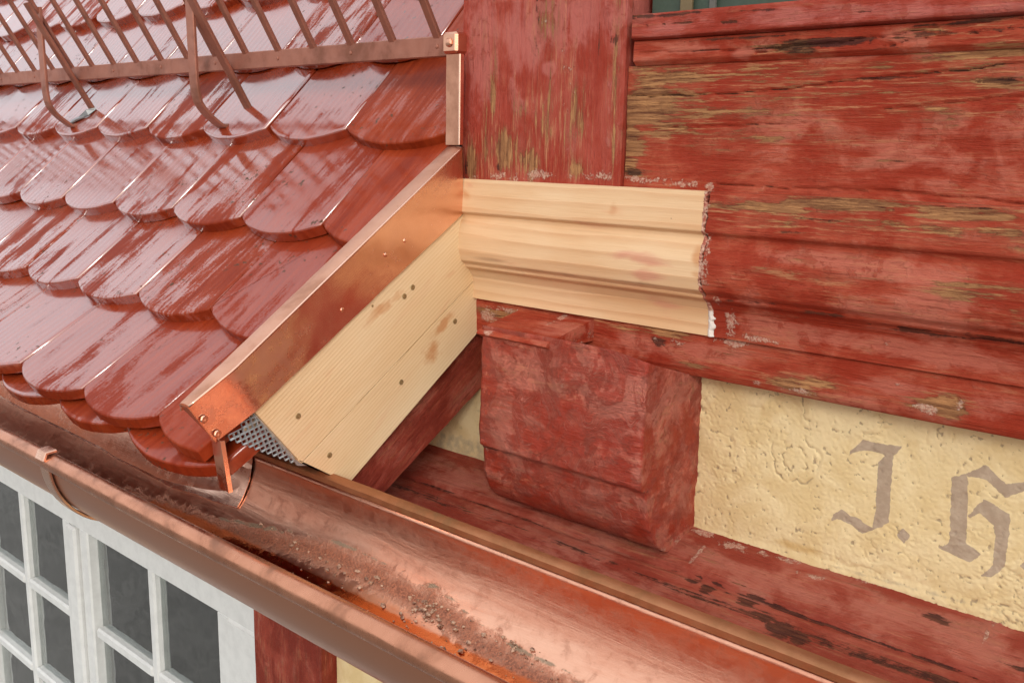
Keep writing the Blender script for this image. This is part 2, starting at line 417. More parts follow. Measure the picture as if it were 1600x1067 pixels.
def mat_tile():
    m = Mat('wet engobed clay tile'); o = m.obj(); r = m.rnd()
    off = m.node('ShaderNodeCombineXYZ', {'X': m.mul(r, 7.0), 'Y': m.mul(r, 13.0), 'Z': m.mul(r, 3.0)}).outputs[0]
    g = m.node('ShaderNodeVectorMath', {0: o, 1: off}, operation='ADD').outputs[0]
    st = m.noise(m.scale(g, (150, 7, 30)), 1.0, 4, .6); pt = m.noise(m.scale(g, (26, 9, 20)), 1.0, 5, .62, .6)
    fi = m.noise(g, 330, 3, .7); sp = m.noise(g, 95, 2, .5); w = m.noise(m.scale(g, (12, 5, 10)), 1.0, 3, .5)
    col = m.mix(m.step(m.add(m.mul(pt, .5), m.mul(st, .5)), .35, .65), srgb(126, 42, 14), srgb(152, 60, 26))
    col = m.mix(m.mul(r, .4), col, srgb(146, 46, 24))
    col = m.mix(m.mul(m.step(fi, .6, .72), .25), col, srgb(182, 100, 66))
    col = m.mix(m.mul(m.step(sp, .70, .735), m.mul(m.step(pt, .45, .6), .75)), col, srgb(64, 56, 44))
    big = m.noise(m.scale(g, (16, 6, 12)), 1.0, 4, .55, .8)
    gx_ = m.node('ShaderNodeSeparateXYZ', {0: o}).outputs[0]
    rib = m.math('SINE', m.mul(m.add(gx_, m.mul(w, .012)), 6.2832/.0155)); rib = m.mul(rib, m.step(big, .35, .6))
    sheen_amt = m.node('ShaderNodeAttribute', attribute_name='sheen_grade', attribute_type='OBJECT').outputs['Fac']
    wet = m.step(m.add(m.mul(m.math('SUBTRACT', sheen_amt, .45), .42), m.add(m.mul(m.math('SUBTRACT', big, .5), 1.8), m.add(m.mul(m.math('SUBTRACT', pt, .5), 1.3), m.add(m.mul(m.math('SUBTRACT', st, .5), 1.0), m.add(m.mul(m.math('SUBTRACT', fi, .5), .7), m.mul(m.math('SUBTRACT', r, .5), .5)))))), -.26, .12)
    lich = m.mul(m.step(m.add(sp, m.mul(m.math('SUBTRACT', fi, .5), .5)), .66, .70), m.step(m.noise(g, 9, 2, .5), .55, .62))
    col = m.mix(m.mul(lich, .8), col, srgb(70, 66, 52))
    col = m.mix(m.mul(m.step(big, .5, .3), .5), col, srgb(112, 34, 16))
    wet = m.mul(wet, m.add(m.mul(sheen_amt, .92), .08))
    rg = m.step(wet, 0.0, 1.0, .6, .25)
    h = m.add(m.mul(st, .5), m.add(m.mul(fi, .10), m.add(m.mul(pt, .5), m.add(m.mul(w, .8), m.mul(rib, .22)))))
    h = m.add(h, m.mul(lich, .3))
    m.put(2.8, m.b.inputs['Coat IOR'])
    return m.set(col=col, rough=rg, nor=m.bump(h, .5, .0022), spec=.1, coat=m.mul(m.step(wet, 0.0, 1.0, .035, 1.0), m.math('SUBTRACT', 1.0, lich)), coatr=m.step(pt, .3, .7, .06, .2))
TILE = mat_tile()

def mat_stucco():
    m = Mat('yellow lime stucco'); g = m.obj()
    a = m.noise(g, 22, 5, .6, .5); f = m.noise(g, 260, 5, .7); mid = m.noise(g, 90, 4, .6)
    col = m.mix(m.step(a, .35, .65), srgb(224, 202, 156), srgb(212, 186, 136))
    col = m.mix(m.mul(m.step(f, .62, .72), .6), col, srgb(150, 128, 96))
    gr = m.step(m.add(m.attr('groove'), m.mul(m.math('SUBTRACT', mid, .5), .5)), .35, .9)
    col = m.mix(m.mul(gr, .75), col, srgb(140, 120, 96))
    le = m.step(m.add(m.attr('letter'), m.mul(m.math('SUBTRACT', f, .5), .9)), .40, .62)
    col = m.mix(m.mul(le, .9), col, m.mix(m.step(mid, .4, .65), srgb(158, 137, 118), srgb(172, 152, 132)))
    gy = m.step(m.add(m.attr('grey'), m.mul(m.math('SUBTRACT', mid, .5), .9)), .4, .8)
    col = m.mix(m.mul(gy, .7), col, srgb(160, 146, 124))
    col = m.mix(m.mul(m.step(m.add(m.attr('dark'), m.mul(m.math('SUBTRACT', a, .5), .6)), .4, .8), .55), col, srgb(186, 146, 78))
    return m.set(col=col, rough=.85, nor=m.bump(m.add(f, m.mul(mid, 1.0)), .35, .0016), spec=.25)
STUCCO = mat_stucco()

def mat_simple(name, c, rough=.5, metal=0.0, var=.25, sc=40, spec=.5, bump=.15, c2=None):
    m = Mat(name); g = m.obj(); n = m.noise(g, sc, 5, .65); f = m.noise(g, sc*9, 3, .6)
    d = c2 or tuple(x*(1-var) for x in c)
    col = m.mix(m.step(n, .35, .68), c, d)
    return m.set(col=col, rough=m.step(f, .3, .7, rough-.06, rough+.08), metal=metal, nor=m.bump(m.add(n, m.mul(f, .4)), bump, .002), spec=spec)
WHITE = mat_simple('greyed white window paint', srgb(212, 213, 210), .5, 0, .1, 30)
BRASS = mat_simple('yellow zinc screw', srgb(176, 150, 104), .45, .6, .3, 300)
ZINC = mat_simple('galvanised mesh', srgb(186, 190, 190), .45, .6, .3, 200)
LEAD = mat_simple('grey lead tab', srgb(158, 160, 160), .5, .6, .25, 120)
DECK = mat_simple('dark roof underlay', srgb(60, 38, 30), .9)
ROOMDARK = mat_simple('dim room plaster', srgb(96, 96, 90), .9)
CURTAIN = mat_simple('grey net curtain', srgb(240, 240, 234), .9, 0, .3, 18)
GRIT = mat_simple('pale gutter grit', srgb(212, 178, 148), .6, 0, .45, 160, c2=srgb(98, 58, 40))
def mat_putty():
    m = Mat('torn wood and filler'); g = m.obj(); n = m.noise(g, 260, 5, .7); b_ = m.noise(g, 90, 4, .6)
    col = m.mix(m.step(n, .42, .6), srgb(150, 96, 78), srgb(206, 168, 146)); col = m.mix(m.mul(m.step(b_, .5, .6), .7), col, srgb(160, 72, 54))
    col = m.mix(m.step(m.add(m.attr('white'), m.mul(m.math('SUBTRACT', b_, .5), 1.5)), .4, .8), col, srgb(222, 212, 202))
    return m.set(col=col, rough=.7, nor=m.bump(n, .6, .002), spec=.3)
PUTTY = mat_putty()
GREENBLIND = mat_simple('dark green blind', srgb(58, 74, 60), .6)
BLINDTAN = mat_simple('faded tan blind', srgb(120, 104, 72), .7)
GROUND = mat_simple('grey paving', srgb(128, 124, 118), .9, 0, .3, 3)
def mat_glass():
    m = Mat('old window glass')
    tr = m.node('ShaderNodeBsdfTransparent', {0: (.82, .86, .84, 1)}).outputs[0]
    gl = m.node('ShaderNodeBsdfGlossy', {'Color': (.9, .92, .92, 1), 'Roughness': .04, 'Normal': m.bump(m.noise(m.obj(), 9, 2, .5), .12, .02)}).outputs[0]
    fr = m.node('ShaderNodeFresnel', {'IOR': 1.5}).outputs[0]
    mx = m.node('ShaderNodeMixShader', {0: m.add(m.mul(fr, 1.8), .13), 1: tr, 2: gl}).outputs[0]
    m.l(mx, m.out.inputs[0]); return m.m
GLASS = mat_glass()

# ------------------------------------------------------------------ setting: ground far below
g = mesh('ground', [(-400, -400, -5.2), (400, -400, -5.2), (400, 400, -5.2), (-400, 400, -5.2)], [(0, 1, 2, 3)], GROUND)
tag(g, kind='structure')

# ------------------------------------------------------------------ tiled roof with flared eave
XV = -0.84                                    # outer face of the verge
W = 0.182                                     # tile module
X0 = -1.0725                                  # left corner of the last full-module tile in the odd courses
ROWS = {4: (.517, -.301, 31), 3: (.642, -.206, 37.5), 2: (.749, -.0995, 41.5), 1: (.861, .021, 44.5),
        0: (.954, .1415, 46.5), -1: (1.047, .262, 47), -2: (1.14, .382, 47), -3: (1.233, .502, 47), -4: (1.326, .622, 47), -5: (1.419, .742, 47)}
roof = thing('tiled_roof', (-1.6, .9, .0), 'wet red roof of rounded beaver-tail tiles sloping to the copper gutter', 'roof')
def tile_mesh(w, clip=None, L=.31, t=.0175, sag=.0235, seed=0):
    r = random.Random(seed)
    n = 14; out = []
    R = (w*w/4+sag*sag)/(2*sag); cy = R-sag
    for k in range(n+1):
        x = w*k/n; y = cy-math.sqrt(max(R*R-(x-w/2)**2, 0))
        if clip and x > clip: break
        out.append((x, y+r.uniform(-.0006, .0006)))
    xe = out[-1][0]
    out[0] = (.001, out[0][1]+.001)
    out += [(xe, .12), (xe, L), (.0, L), (.0, .12), (.0, .004)]
    out = np.array(out); c = out.mean(0); m = len(out)
    def ring(d, z):
        v = out.copy()
        nrm = np.roll(out, -1, 0)-np.roll(out, 1, 0); nrm = np.stack([nrm[:, 1], -nrm[:, 0]], 1); nrm /= np.linalg.norm(nrm, axis=1)[:, None]+1e-9
        v = v-nrm*d
        cam_ = -.0012*((v[:, 0]-w/2)/(w/2))**2
        return np.column_stack([v, z+cam_*0])
    V = np.vstack([ring(.0045, 0), ring(.0015, -.0009), ring(0, -.0035), ring(.0005, -t)])
    F = [tuple(range(m))]
    for a in range(3):
        for k in range(m): F.append((a*m+k, (a+1)*m+k, (a+1)*m+(k+1) % m, a*m+(k+1) % m))
    F.append(tuple(3*m+k for k in range(m))[::-1])
    me = bpy.data.meshes.new('tile'); me.from_pydata([tuple(v) for v in V], [], F); me.materials.append(TILE)
    for p in me.polygons[1:1+2*m]: p.use_smooth = True
    me.update(); return me
TM = [tile_mesh(W-.0025, seed=s) for s in range(5)]
TWIDE = tile_mesh(.215, sag=.027, seed=11); TCUT = tile_mesh(W-.0025, clip=.125, seed=12)
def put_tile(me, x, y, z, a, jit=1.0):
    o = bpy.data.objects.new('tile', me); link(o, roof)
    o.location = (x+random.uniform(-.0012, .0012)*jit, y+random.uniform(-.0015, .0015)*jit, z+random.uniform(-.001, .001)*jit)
    o['sheen_grade'] = float(np.clip(.05+(-.95-x)/.5, .05, 1.0))*(.75 if y < .6 else 1.0)     # sky sheen set into the coat by position: strong left, weak at the verge
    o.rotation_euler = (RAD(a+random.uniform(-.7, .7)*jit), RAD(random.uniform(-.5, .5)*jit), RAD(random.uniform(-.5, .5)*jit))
XLEFT = {k: -3.4 for k in ROWS}
for k, (y, z, a) in ROWS.items():
    odd = k % 2 == 1
    xs = X0 if odd else X0+W/2
    i = 0
    while True:
        x = xs-i*W
        if x < XLEFT[k]: break
        if i == 0: put_tile(TWIDE if odd else TCUT, x, y, z, a, .5)
        else: put_tile(random.choice(TM), x, y, z, a)
        i += 1
y4, z4, a4 = ROWS[4]
i = 0
while True:                                   # doubled course along the eave
    x = X0+.004-i*W
    if x < -3.4: break
    put_tile(TWIDE if i == 0 else random.choice(TM), x, y4+.006, z4-.027, a4-2, .6); i += 1
P = np.array([(y4+.05, z4-.02), (.642, -.235), (.749, -.132), (.861, -.014), (.954, .105), (1.047, .225), (1.233, .465), (1.65, 1.0)])
V = [(x, p[0], p[1]) for p in P for x in (-3.42, -.852)]
mesh('roof_deck', V, [(2*i, 2*i+1, 2*i+3, 2*i+2) for i in range(len(P)-1)], DECK, roof)

# ------------------------------------------------------------------ snow guard
LEAN = RAD(31); LV = np.array([0, -math.sin(LEAN), math.cos(LEAN)])
RY, RZ = .868, .121
sg = thing('snow_guard', (-1.6, RY, RZ), 'dull copper snow guard lattice standing on the upper tile courses', 'snow guard')
box('rail', (-3.3, RY-.004, RZ-.0135), (-.868, RY+.004, RZ+.0115), COPPER_GUARD, sg, .0012)
box('upper_rail', (-3.3, RY-.17*math.sin(LEAN)-.004, RZ+.17-.012), (-.868, RY-.17*math.sin(LEAN)+.004, RZ+.17+.012), COPPER_GUARD, sg, .0012)
xb = -.895
first = None
while xb > -3.3:
    p0 = np.array([xb, RY+.007, RZ-.004]); 
    if first is None:
        first = tube('bar', [p0, p0+LV*.2], .0, COPPER_GUARD, sg, flat=(.0115, .006, (1, 0, 0)))
        xf = xb
    else:
        o = bpy.data.objects.new('bar', first.data); link(o, sg); o.location = (xb-xf, 0, 0); o.rotation_euler = (0, 0, 0)
    xb -= .0835
for k in range(14):
    xr = -.93-.0835*k*2
    disc('rivet', (xr+.036, RY-.0042, RZ-.001), (0, -1, 0), 0.0028, .001, COPPER_GUARD, sg, 8, False)
def bracket(X):
    hook = smoothpoly([(X, .885, .036), (X, .861, .020), (X, .846, .029), (X, .826, .045), (X, .813, .066), (X, .812, .14), (X, .811, .235)], 2)
    h = tube('bracket', hook, 0, COPPER_GUARD, sg, flat=(.022, .0055, (1, 0, 0)))
    b0 = np.array([X-.002, .8585, .094]); tube('brace', [np.array([X+.0205, .893, .052]), np.array([X+.0205, .8585, .1095]), np.array([X+.0205, .8585, .1095])+LV*.15], 0, COPPER_GUARD, h, flat=(.018, .006, (1, 0, 0)))
bracket(-1.372); bracket(-1.897)
lt = tube('lead_tab', [(-1.87, .893, .055), (-1.872, .879, .048), (-1.9, .872, .0365), (-1.915, .866, .030)], 0, LEAD, sg, flat=(.013, .004, (.7, .5, .5)))
cp = box('end_cap', (-.871, .850, .109), (-.846, .872, .134), COPPER_OLD, sg, .003)
disc('bolt', (-.858, .8498, .1215), (0, -1, 0), .0055, .003, COPPER_OLD, cp, 10, False)

# ------------------------------------------------------------------ verge: copper cover, spruce boards, old rafter
A, B, C, D = [np.array(YZ(*p, XV)) for p in ((723, 232), (723, 334), (346, 694), (303, 640))]
vg = thing('verge_flashing', (XV, .68, -.2), 'bright folded copper flashing capping the roof verge beside the tiles', 'flashing')
SG = lambda V: np.stack([V[:, 1]*.82+V[:, 2]*.57, V[:, 2]*.82-V[:, 1]*.57, V[:, 0]], 1)
def bil(A, B, C, D, nu, nv):
    u = np.linspace(0, 1, nu)[:, None, None]; v = np.linspace(0, 1, nv)[None, :, None]
    return (A*(1-u)+D*u)*(1-v)+(B*(1-u)+C*u)*v
YZg = bil(A, B, C, D, 70, 12)
Pg = np.zeros((70, 12, 3)); Pg[..., 1:] = YZg
u = np.linspace(0, 1, 70)[:, None]; v = np.linspace(0, 1, 12)[None, :]
Pg[..., 0] = XV+.0012*fbm(np.stack([u*9+0*v, v*2+0*u, 0*u+0*v], -1), 5, 3)-.010*np.clip((u-.875)/.125, 0, 1)
solid('side_sheet', Pg, lambda b: b+np.array([-.002, 0, 0]), COPPER, vg, None, True, SG)
XI = -.8665
ED = A*(1-np.linspace(0, 1, 60)[:, None])+D*np.linspace(0, 1, 60)[:, None]
tube('ridge_fold', [(XV+.0002-.010*max(0, (k/59-.875)/.125), e[0], e[1]+.0012) for k, e in enumerate(ED)], .0014, COPPER, vg, 8)
Tg = np.zeros((70, 5, 3)); w = np.linspace(0, 1, 5)[None, :]
AD = A*(1-np.linspace(0, 1, 70)[:, None])+D*np.linspace(0, 1, 70)[:, None]
Tg[..., 0] = Pg[:, :1, 0]*(1-w)+XI*w; Tg[..., 1:] = AD[:, None, :]
Tg[..., 2] += .0015+.0012*np.sin(w*math.pi)+.0006*fbm(Tg*60, 8, 2)
solid('top_strip', Tg, lambda b: b+np.array([0, .001, -.0022]), COPPER_OLD, vg, None, True, SG)
In = np.zeros((40, 3, 3)); s_ = np.linspace(0, 1, 40)[:, None]
ADi = A*(1-s_)+D*s_
In[..., 0] = XI+.0005; In[..., 1:] = ADi[:, None, :]; dr_ = .055*np.clip((1-s_[:, 0])/.18, .12, 1); In[:, 1, 2] -= dr_/2; In[:, 2, 2] -= dr_
solid('inner_sheet', In, lambda b: b+np.array([.002, 0, 0]), COPPER_OLD, vg, None, False, SG, flip=True)
pd = Tg[-1]; cx = Pg[-1, -1]
mesh('end_plate', [tuple(pd[0]+np.array([0, -.0015, -.001])), tuple(pd[-1]+np.array([0, -.0015, -.001])), tuple(onX(336, 689, XI+.004)), (cx[0], C[0]-.001, C[1]),
     tuple(pd[0]+np.array([0, .001, -.001])), tuple(pd[-1]+np.array([0, .001, -.001])), tuple(onX(336, 689, XI+.004)+np.array([0, .002, 0])), (cx[0], C[0]+.002, C[1])],
     [(0, 1, 2, 3), (7, 6, 5, 4), (0, 4, 5, 1), (1, 5, 6, 2), (2, 6, 7, 3), (3, 7, 4, 0)], COPPER_OLD, vg, {'gr': np.zeros((8, 3))})
for p in ((319, 655), (340, 678)):
    q = onX(*p, XV-.007); disc('screw', q, (1, 0, 0), .0042, .0016, COPPER, vg, 12)
for p in ((603, 398), (633, 376), (535, 484)):
    q = onX(*p, XV+.0005); disc('nail_head', q, (1, 0, 0), .0026, .0009, COPPER, vg, 10, False)

cf = thing('corner_flashing', (-.853, .853, 0), 'narrow upright copper strip beside the red post under the snow guard', 'flashing')
Cg = np.zeros((4, 30, 3)); Cg[..., 0] = np.array([-.8665, -.857, -.848, -.842])[:, None]; zz = np.linspace(.108, .001, 30)
Cg[..., 2] = zz[None, :]; Cg[..., 1] = .8535+.0006*fbm(Cg*40, 3, 2)
solid('strip', Cg, lambda b: b+np.array([0, .002, 0]), COPPER_OLD, cf, None, True, GZ)
box('folded_edge', (-.8425, .8505, .001), (-.8398, .8575, .108), COPPER, cf, .001, GZ)

# planks of new spruce behind the copper
vb = thing('verge_board', (XV, .75, -.3), 'two pale new spruce planks screwed on below the copper verge flashing', 'board')
XB = XV-.004
E_ = [YZ(*p, XB) for p in ((395, 640), (462, 716), (545, 755))]
SEAM0 = np.array(YZ(471, 723, XB)); SEAM1 = np.array(YZ(743, 436, XB))
prof_l = [np.array(YZ(*p, XB))+np.array([.014, 0]) for p in ((722, 322), (719.5, 337), (724, 340), (717.5, 360), (712.5, 385), (714.5, 399), (720, 413), (734, 426), (741.5, 441))]
def plank(name, outline, seed, X=XB, th=.02, mat=None, parent=vb, grid=90):
    """flat plank cut to a YZ outline (fine triangulated face)"""
    import bmesh
    bm = bmesh.new(); o = list(outline); n = len(o)
    f0 = [bm.verts.new((X, p[0], p[1])) for p in o]; f1 = [bm.verts.new((X-th, p[0], p[1])) for p in o]
    bm.faces.new(f0); bm.faces.new(f1[::-1])
    for k in range(n): bm.faces.new((f0[k], f1[k], f1[(k+1) % n], f0[(k+1) % n]))
    bmesh.ops.triangulate(bm, faces=[f_ for f_ in bm.faces if len(f_.verts) > 4])
    bmesh.ops.recalc_face_normals(bm, faces=bm.faces)
    me = bpy.data.meshes.new(name); bm.to_mesh(me); bm.free(); me.materials.append(mat or SPRUCE)
    V = np.array([v_.co[:] for v_ in me.vertices]); at = me.attributes.new('gr', 'FLOAT_VECTOR', 'POINT'); at.data.foreach_set('vector', SG(V).astype(np.float32).ravel())
    return link(bpy.data.objects.new(name, me), parent)
up0 = np.array(YZ(723, 325, XB)); up1 = np.array(YZ(390, 634, XB))
sd = (SEAM1-SEAM0)/np.linalg.norm(SEAM1-SEAM0); nn = np.array([-sd[1], sd[0]])*.0006
plank('plank', [up1, E_[0], tuple(SEAM0+nn)]+[tuple(SEAM1+nn)]+prof_l[::-1][1:]+[tuple(up0)], 1)
low = [np.array(YZ(*p, XB))+np.array([.006, 0]) for p in ((742, 452), (740, 464), (747, 468), (747.5, 506), (745, 516))]
plank('plank', [tuple(SEAM0-nn), E_[1], E_[2]]+[low[4], low[3], low[2], low[1], low[0]]+[tuple(SEAM1-nn)], 2)
for p in ((632, 463), (645, 449), (711, 502), (627, 597), (466, 650), (515, 711)):
    disc('screw', onX(*p, XB+.0003), (1, 0, 0), .0034, .0006, BRASS, vb, 12)
for p in ((582, 478), (652, 389)):
    disc('nail_head', onX(*p, XB+.0002), (1, 0, 0), .0016, .0006, BRASS, vb, 8)

rf = thing('old_rafter', (-.862, .78, -.35), 'old dark red rafter under the pale verge planks', 'rafter')
XR = -.858
R0, R1, R2, R3 = [np.array(YZ(*p, XR)) for p in ((775, 480), (775, 580), (585, 785), (525, 760))]
YR = bil(R0, R1, R2, R3, 60, 20); Pr = np.zeros((60, 20, 3)); Pr[..., 1:] = YR; Pr[..., 0] = XR+.0012*fbm(YR[..., [0, 1, 1]]*np.array([40, 90, 0]), 21, 3)
solid('rafter_side', Pr, lambda b: b+np.array([-.06, 0, 0]), RED_DARK, rf, {'chalk': np.full((60, 20), .12)+.35*(np.linspace(0, 1, 20)[None, :] < .12), 'pale': .3*(np.linspace(0, 1, 20)[None, :] < .07)+np.zeros((60, 1))}, True, SG)

vm = thing('vent_mesh', (-.85, .56, -.33), 'small grey expanded-metal vent mesh beneath the copper verge tip', 'mesh')
tri = np.array([YZ(*p, -.85) for p in ((362, 682), (398, 640), (470, 722))])
def inside(p, poly):
    c = False; n = len(poly)
    for i in range(n):
        a, b = poly[i], poly[(i+1) % n]
        if (a[1] > p[1]) != (b[1] > p[1]) and p[0] < (b[0]-a[0])*(p[1]-a[1])/(b[1]-a[1])+a[0]: c = not c
    return c
V = []; F = []
e1 = tri[2]-tri[0]; e1 /= np.linalg.norm(e1); e2 = np.array([-e1[1], e1[0]]); dl, ds = .0085, .0040
for j in range(-6, 30):
    for i in range(-2, 14):
        c = tri[0]+e1*(i+.5*(j % 2))*dl+e2*j*ds
        if not inside(c, tri): continue
        pts = [c-e1*dl/2, c+e2*ds*.98, c+e1*dl/2, c-e2*ds*.98]
        for a, b in zip(pts, pts[1:]+pts[:1]):
            t = (b-a)/np.linalg.norm(b-a); n2 = np.array([-t[1], t[0]])*.0007; k0 = len(V)
            for (q, s2, xx) in ((a, 1, -.849), (a, -1, -.8502), (b, -1, -.8502), (b, 1, -.849)): V.append((xx, *(q+n2*s2)))
            for (q, s2, xx) in ((a, 1, -.8502), (a, -1, -.8515), (b, -1, -.8515), (b, 1, -.8502)): V.append((xx, *(q+n2*s2)))
            F += [(k0, k0+1, k0+2, k0+3), (k0+4, k0+7, k0+6, k0+5), (k0, k0+3, k0+7, k0+4), (k0+1, k0+5, k0+6, k0+2)]
mesh('expanded_metal', V, F, ZINC, vm)
Q = [np.array(YZ(*p, -.853)) for p in ((388, 640), (402, 640), (478, 726), (462, 726))]
mesh('flat_edge', [(-.8485, *q) for q in Q]+[(-.851, *q) for q in Q], [(0, 1, 2, 3), (7, 6, 5, 4), (0, 4, 5, 1), (1, 5, 6, 2), (2, 6, 7, 3), (3, 7, 4, 0)], ZINC, vm)
bb = thing('batten_end', (-.9, .6, -.33), 'cut spruce batten end behind the small grey vent mesh', 'batten')
q = YZ(396, 655, -.868); box('batten', (-.884, q[0]-.012, q[1]-.012), (-.868, q[0]+.03, q[1]+.02), SPRUCE, bb, .001)
box('eave_board', (-1.9, .652, -.372), (-.866, .667, -.26), RED_DARK, bb, .001)

# ------------------------------------------------------------------ copper gutter, eave apron, deflector
gu = thing('gutter', (-1.0, .555, -.47), 'long half-round copper gutter with dirt and grit in its trough', 'gutter')
GC, GR = np.array([.555, -.381]), .090
def gut(phi, r=GR): return GC+r*np.array([math.cos(phi), -math.sin(phi)])       # phi 0 = back, pi = front
nx, nphi = 1000, 56
gx = np.linspace(-3.5, .5, nx); ph = np.linspace(0, math.pi, nphi)
PP = np.zeros((nx, nphi, 3)); PP[..., 0] = gx[:, None]
wob = .0012*fbm(np.stack(np.meshgrid(gx*2.5, ph*.8, [0.], indexing='ij'), -1)[:, :, 0, :], 31, 3)
PP[..., 1] = GC[0]+(GR+wob)*np.cos(ph)[None, :]; PP[..., 2] = GC[1]-(GR+wob)*np.sin(ph)[None, :]
def trough_hit(px, py):
    d = ray(px, py); a = d[1]**2+d[2]**2; b = -2*(d[1]*GC[0]+d[2]*GC[1]); c = GC@GC-GR*GR
    t = (-b+math.sqrt(max(b*b-4*a*c, 0)))/(2*a); p = d*t
    return p[0], math.atan2(-(p[2]-GC[1]), p[1]-GC[0])
line = [trough_hit(*p) for p in ((240, 770), (330, 805), (430, 830), (530, 850), (590, 880), (640, 905), (700, 935), (760, 985), (870, 1050), (960, 1100))]
print('waterline', [(round(a, 3), round(math.degrees(b))) for a, b in line])
lx = np.array([a for a, b in line]); lp = np.array([b for a, b in line]); o_ = np.argsort(lx)
wl = np.interp(gx, lx[o_], lp[o_])+.05*fbm(np.stack([gx*40, gx*0, gx*0], 1), 3, 4)
dphi = ph[None, :]-wl[:, None]
act = np.clip((gx+1.35)/.3, .35, 1)[:, None]
fro = [trough_hit(*p) for p in ((450, 905), (600, 985), (690, 1045))]
print('front', [(round(a, 3), round(math.degrees(b))) for a, b in fro])
fl = float(np.mean([b for a, b in fro]))
dirt = act*np.clip(1-np.abs(dphi-.15)/.27, 0, 1)*.85
green = np.clip((gx+1.2)/.2, .2, 1)[:, None]*np.clip(1-np.abs(dphi+.02)/.075, 0, 1)*(.8+.5*fbm(np.stack([gx*30, gx*0+4, gx*0], 1), 5, 3))[:, None]
warm_refl = np.clip((ph[None, :]-1.0)/.18, 0, 1)*np.clip((gx+1.3)/.3, 0, 1)[:, None]
PP[..., 1] -= .0009*dirt*np.abs(fbm(PP*160, 41, 4))*np.cos(ph)[None, :]; PP[..., 2] += .0012*dirt*np.abs(fbm(PP*160, 42, 4))
# inside and outside as one closed sheet
inner = PP; outer = PP.copy(); outer[..., 1] = GC[0]+(GR+.0035)*np.cos(ph)[None, :]; outer[..., 2] = GC[1]-(GR+.0035)*np.sin(ph)[None, :]
N0 = nx*nphi
F = [tuple(f) for f in grid_faces(nx, nphi)[:, ::-1]]+[tuple(f) for f in grid_faces(nx, nphi, N0)]
for i in range(nx-1):
    a = i*nphi; F.append((a, N0+a, N0+a+nphi, a+nphi)); b = a+nphi-1; F.append((b, b+nphi, N0+b+nphi, N0+b))
VV = np.vstack([inner.reshape(-1, 3), outer.reshape(-1, 3)]); z0 = np.zeros(N0)
mesh('trough', VV, F, TROUGH, gu, {'dirt': np.concatenate([dirt.ravel(), z0]), 'green': np.concatenate([green.ravel(), z0]), 'warm_refl': np.concatenate([warm_refl.ravel(), z0])}, True)
to = bpy.data.objects['trough'].data; to.materials.append(COPPER_BEAD); nf = (nx-1)*(nphi-1); to.polygons.foreach_set('material_index', [0]*nf+[1]*(len(to.polygons)-nf))
bp = gut(math.pi); bead = [(x, bp[0]-.001+.0008*math.sin(x*9), bp[1]-.0015) for x in np.linspace(-3.5, .5, 150)]
tube('front_bead', bead, .0108, COPPER_BEAD, gu, 20)
lipY, lipZ = gut(0)
Lg = np.zeros((340, 4, 3)); Lg[..., 0] = np.linspace(-.995, .5, 340)[:, None]
Lg[..., 1] = lipY+np.array([-.0015, .0005, .0065, .0105])[None, :]; Lg[..., 2] = lipZ+np.array([.0075, .0095, .0105, .0105])[None, :]+.0006*fbm(Lg*30, 17, 3)
solid('back_lip', Lg, lambda b: b+np.array([0, .0, -.006]), COPPER_LIP, gu, None, True, GX)
# strap hook passing under the gutter
hx = onX(100, 770, -1.2)[0]
hp = [gut(a, GR+.0065) for a in np.linspace(.5, math.pi*1.0, 24)]
hXw = onY(88, 760, .47)[0]
hk = tube('strap_hook', [(hXw, p[0], p[1]) for p in hp]+[(hXw, bp[0]-.011, bp[1]+.004), (hXw, bp[0]-.008, bp[1]+.012), (hXw, bp[0]+.004, bp[1]+.013)], 0, COPPER, gu, flat=(.024, .004, (1, 0, 0)))
ap = thing('eave_apron', (-1.6, .53, -.38), 'smooth copper drip apron under the lowest tiles, dipping into the gutter', 'flashing')
crs = [trough_hit(*p) for p in ((0, 622), (112, 679), (165, 707), (225, 740), (270, 763), (312, 775), (335, 785), (372, 795))]
print('crease', [(round(a, 3), round(math.degrees(b))) for a, b in crs])
ax = np.linspace(-3.5, crs[-1][0], 260); ac = np.interp(ax, [a for a, b in crs], [b for a, b in crs])+.02*fbm(np.stack([ax*14, ax*0, ax*0], 1), 61, 3)
Ag = np.zeros((260, 22, 3)); Ag[..., 0] = ax[:, None]
tt = np.linspace(0, 1, 22)[None, :]; pa = tt*ac[:, None]; rr_ = GR-.0035-.0015*fbm(np.stack([ax[:, None]*6+0*tt, tt*3+0*ax[:, None], 0*tt+0*ax[:, None]], -1), 63, 3)
Ag[..., 1] = GC[0]+rr_*np.cos(pa); Ag[..., 2] = GC[1]-rr_*np.sin(pa)
solid('apron_sheet', Ag, lambda b: b+np.array([0, .0008, -.0012]), COPPER, ap, None, True, GX, flip=True)
df = thing('water_deflector', (-.85, .51, -.36), 'thin upright copper fin below the verge tip in the gutter', 'flashing')
q = [np.array(YZ(*p, -.845)) for p in ((344, 690), (357, 770))]
for nm, (xa, xc_, ya, yc_) in {'fin': (-.8462, -.8445, 0, .005), 'web': (-.864, -.8465, .001, .0025)}.items():
    V = [(x, (q[0][0] if zz_ == 0 else q[1][0])+y, q[zz_][1]) for zz_ in (0, 1) for x, y in ((xa, ya), (xc_, ya), (xc_, yc_), (xa, yc_))]
    mesh(nm, V, [(0, 1, 2, 3), (7, 6, 5, 4), (0, 4, 5, 1), (1, 5, 6, 2), (2, 6, 7, 3), (3, 7, 4, 0)], COPPER, df, {'gr': np.array(V)})
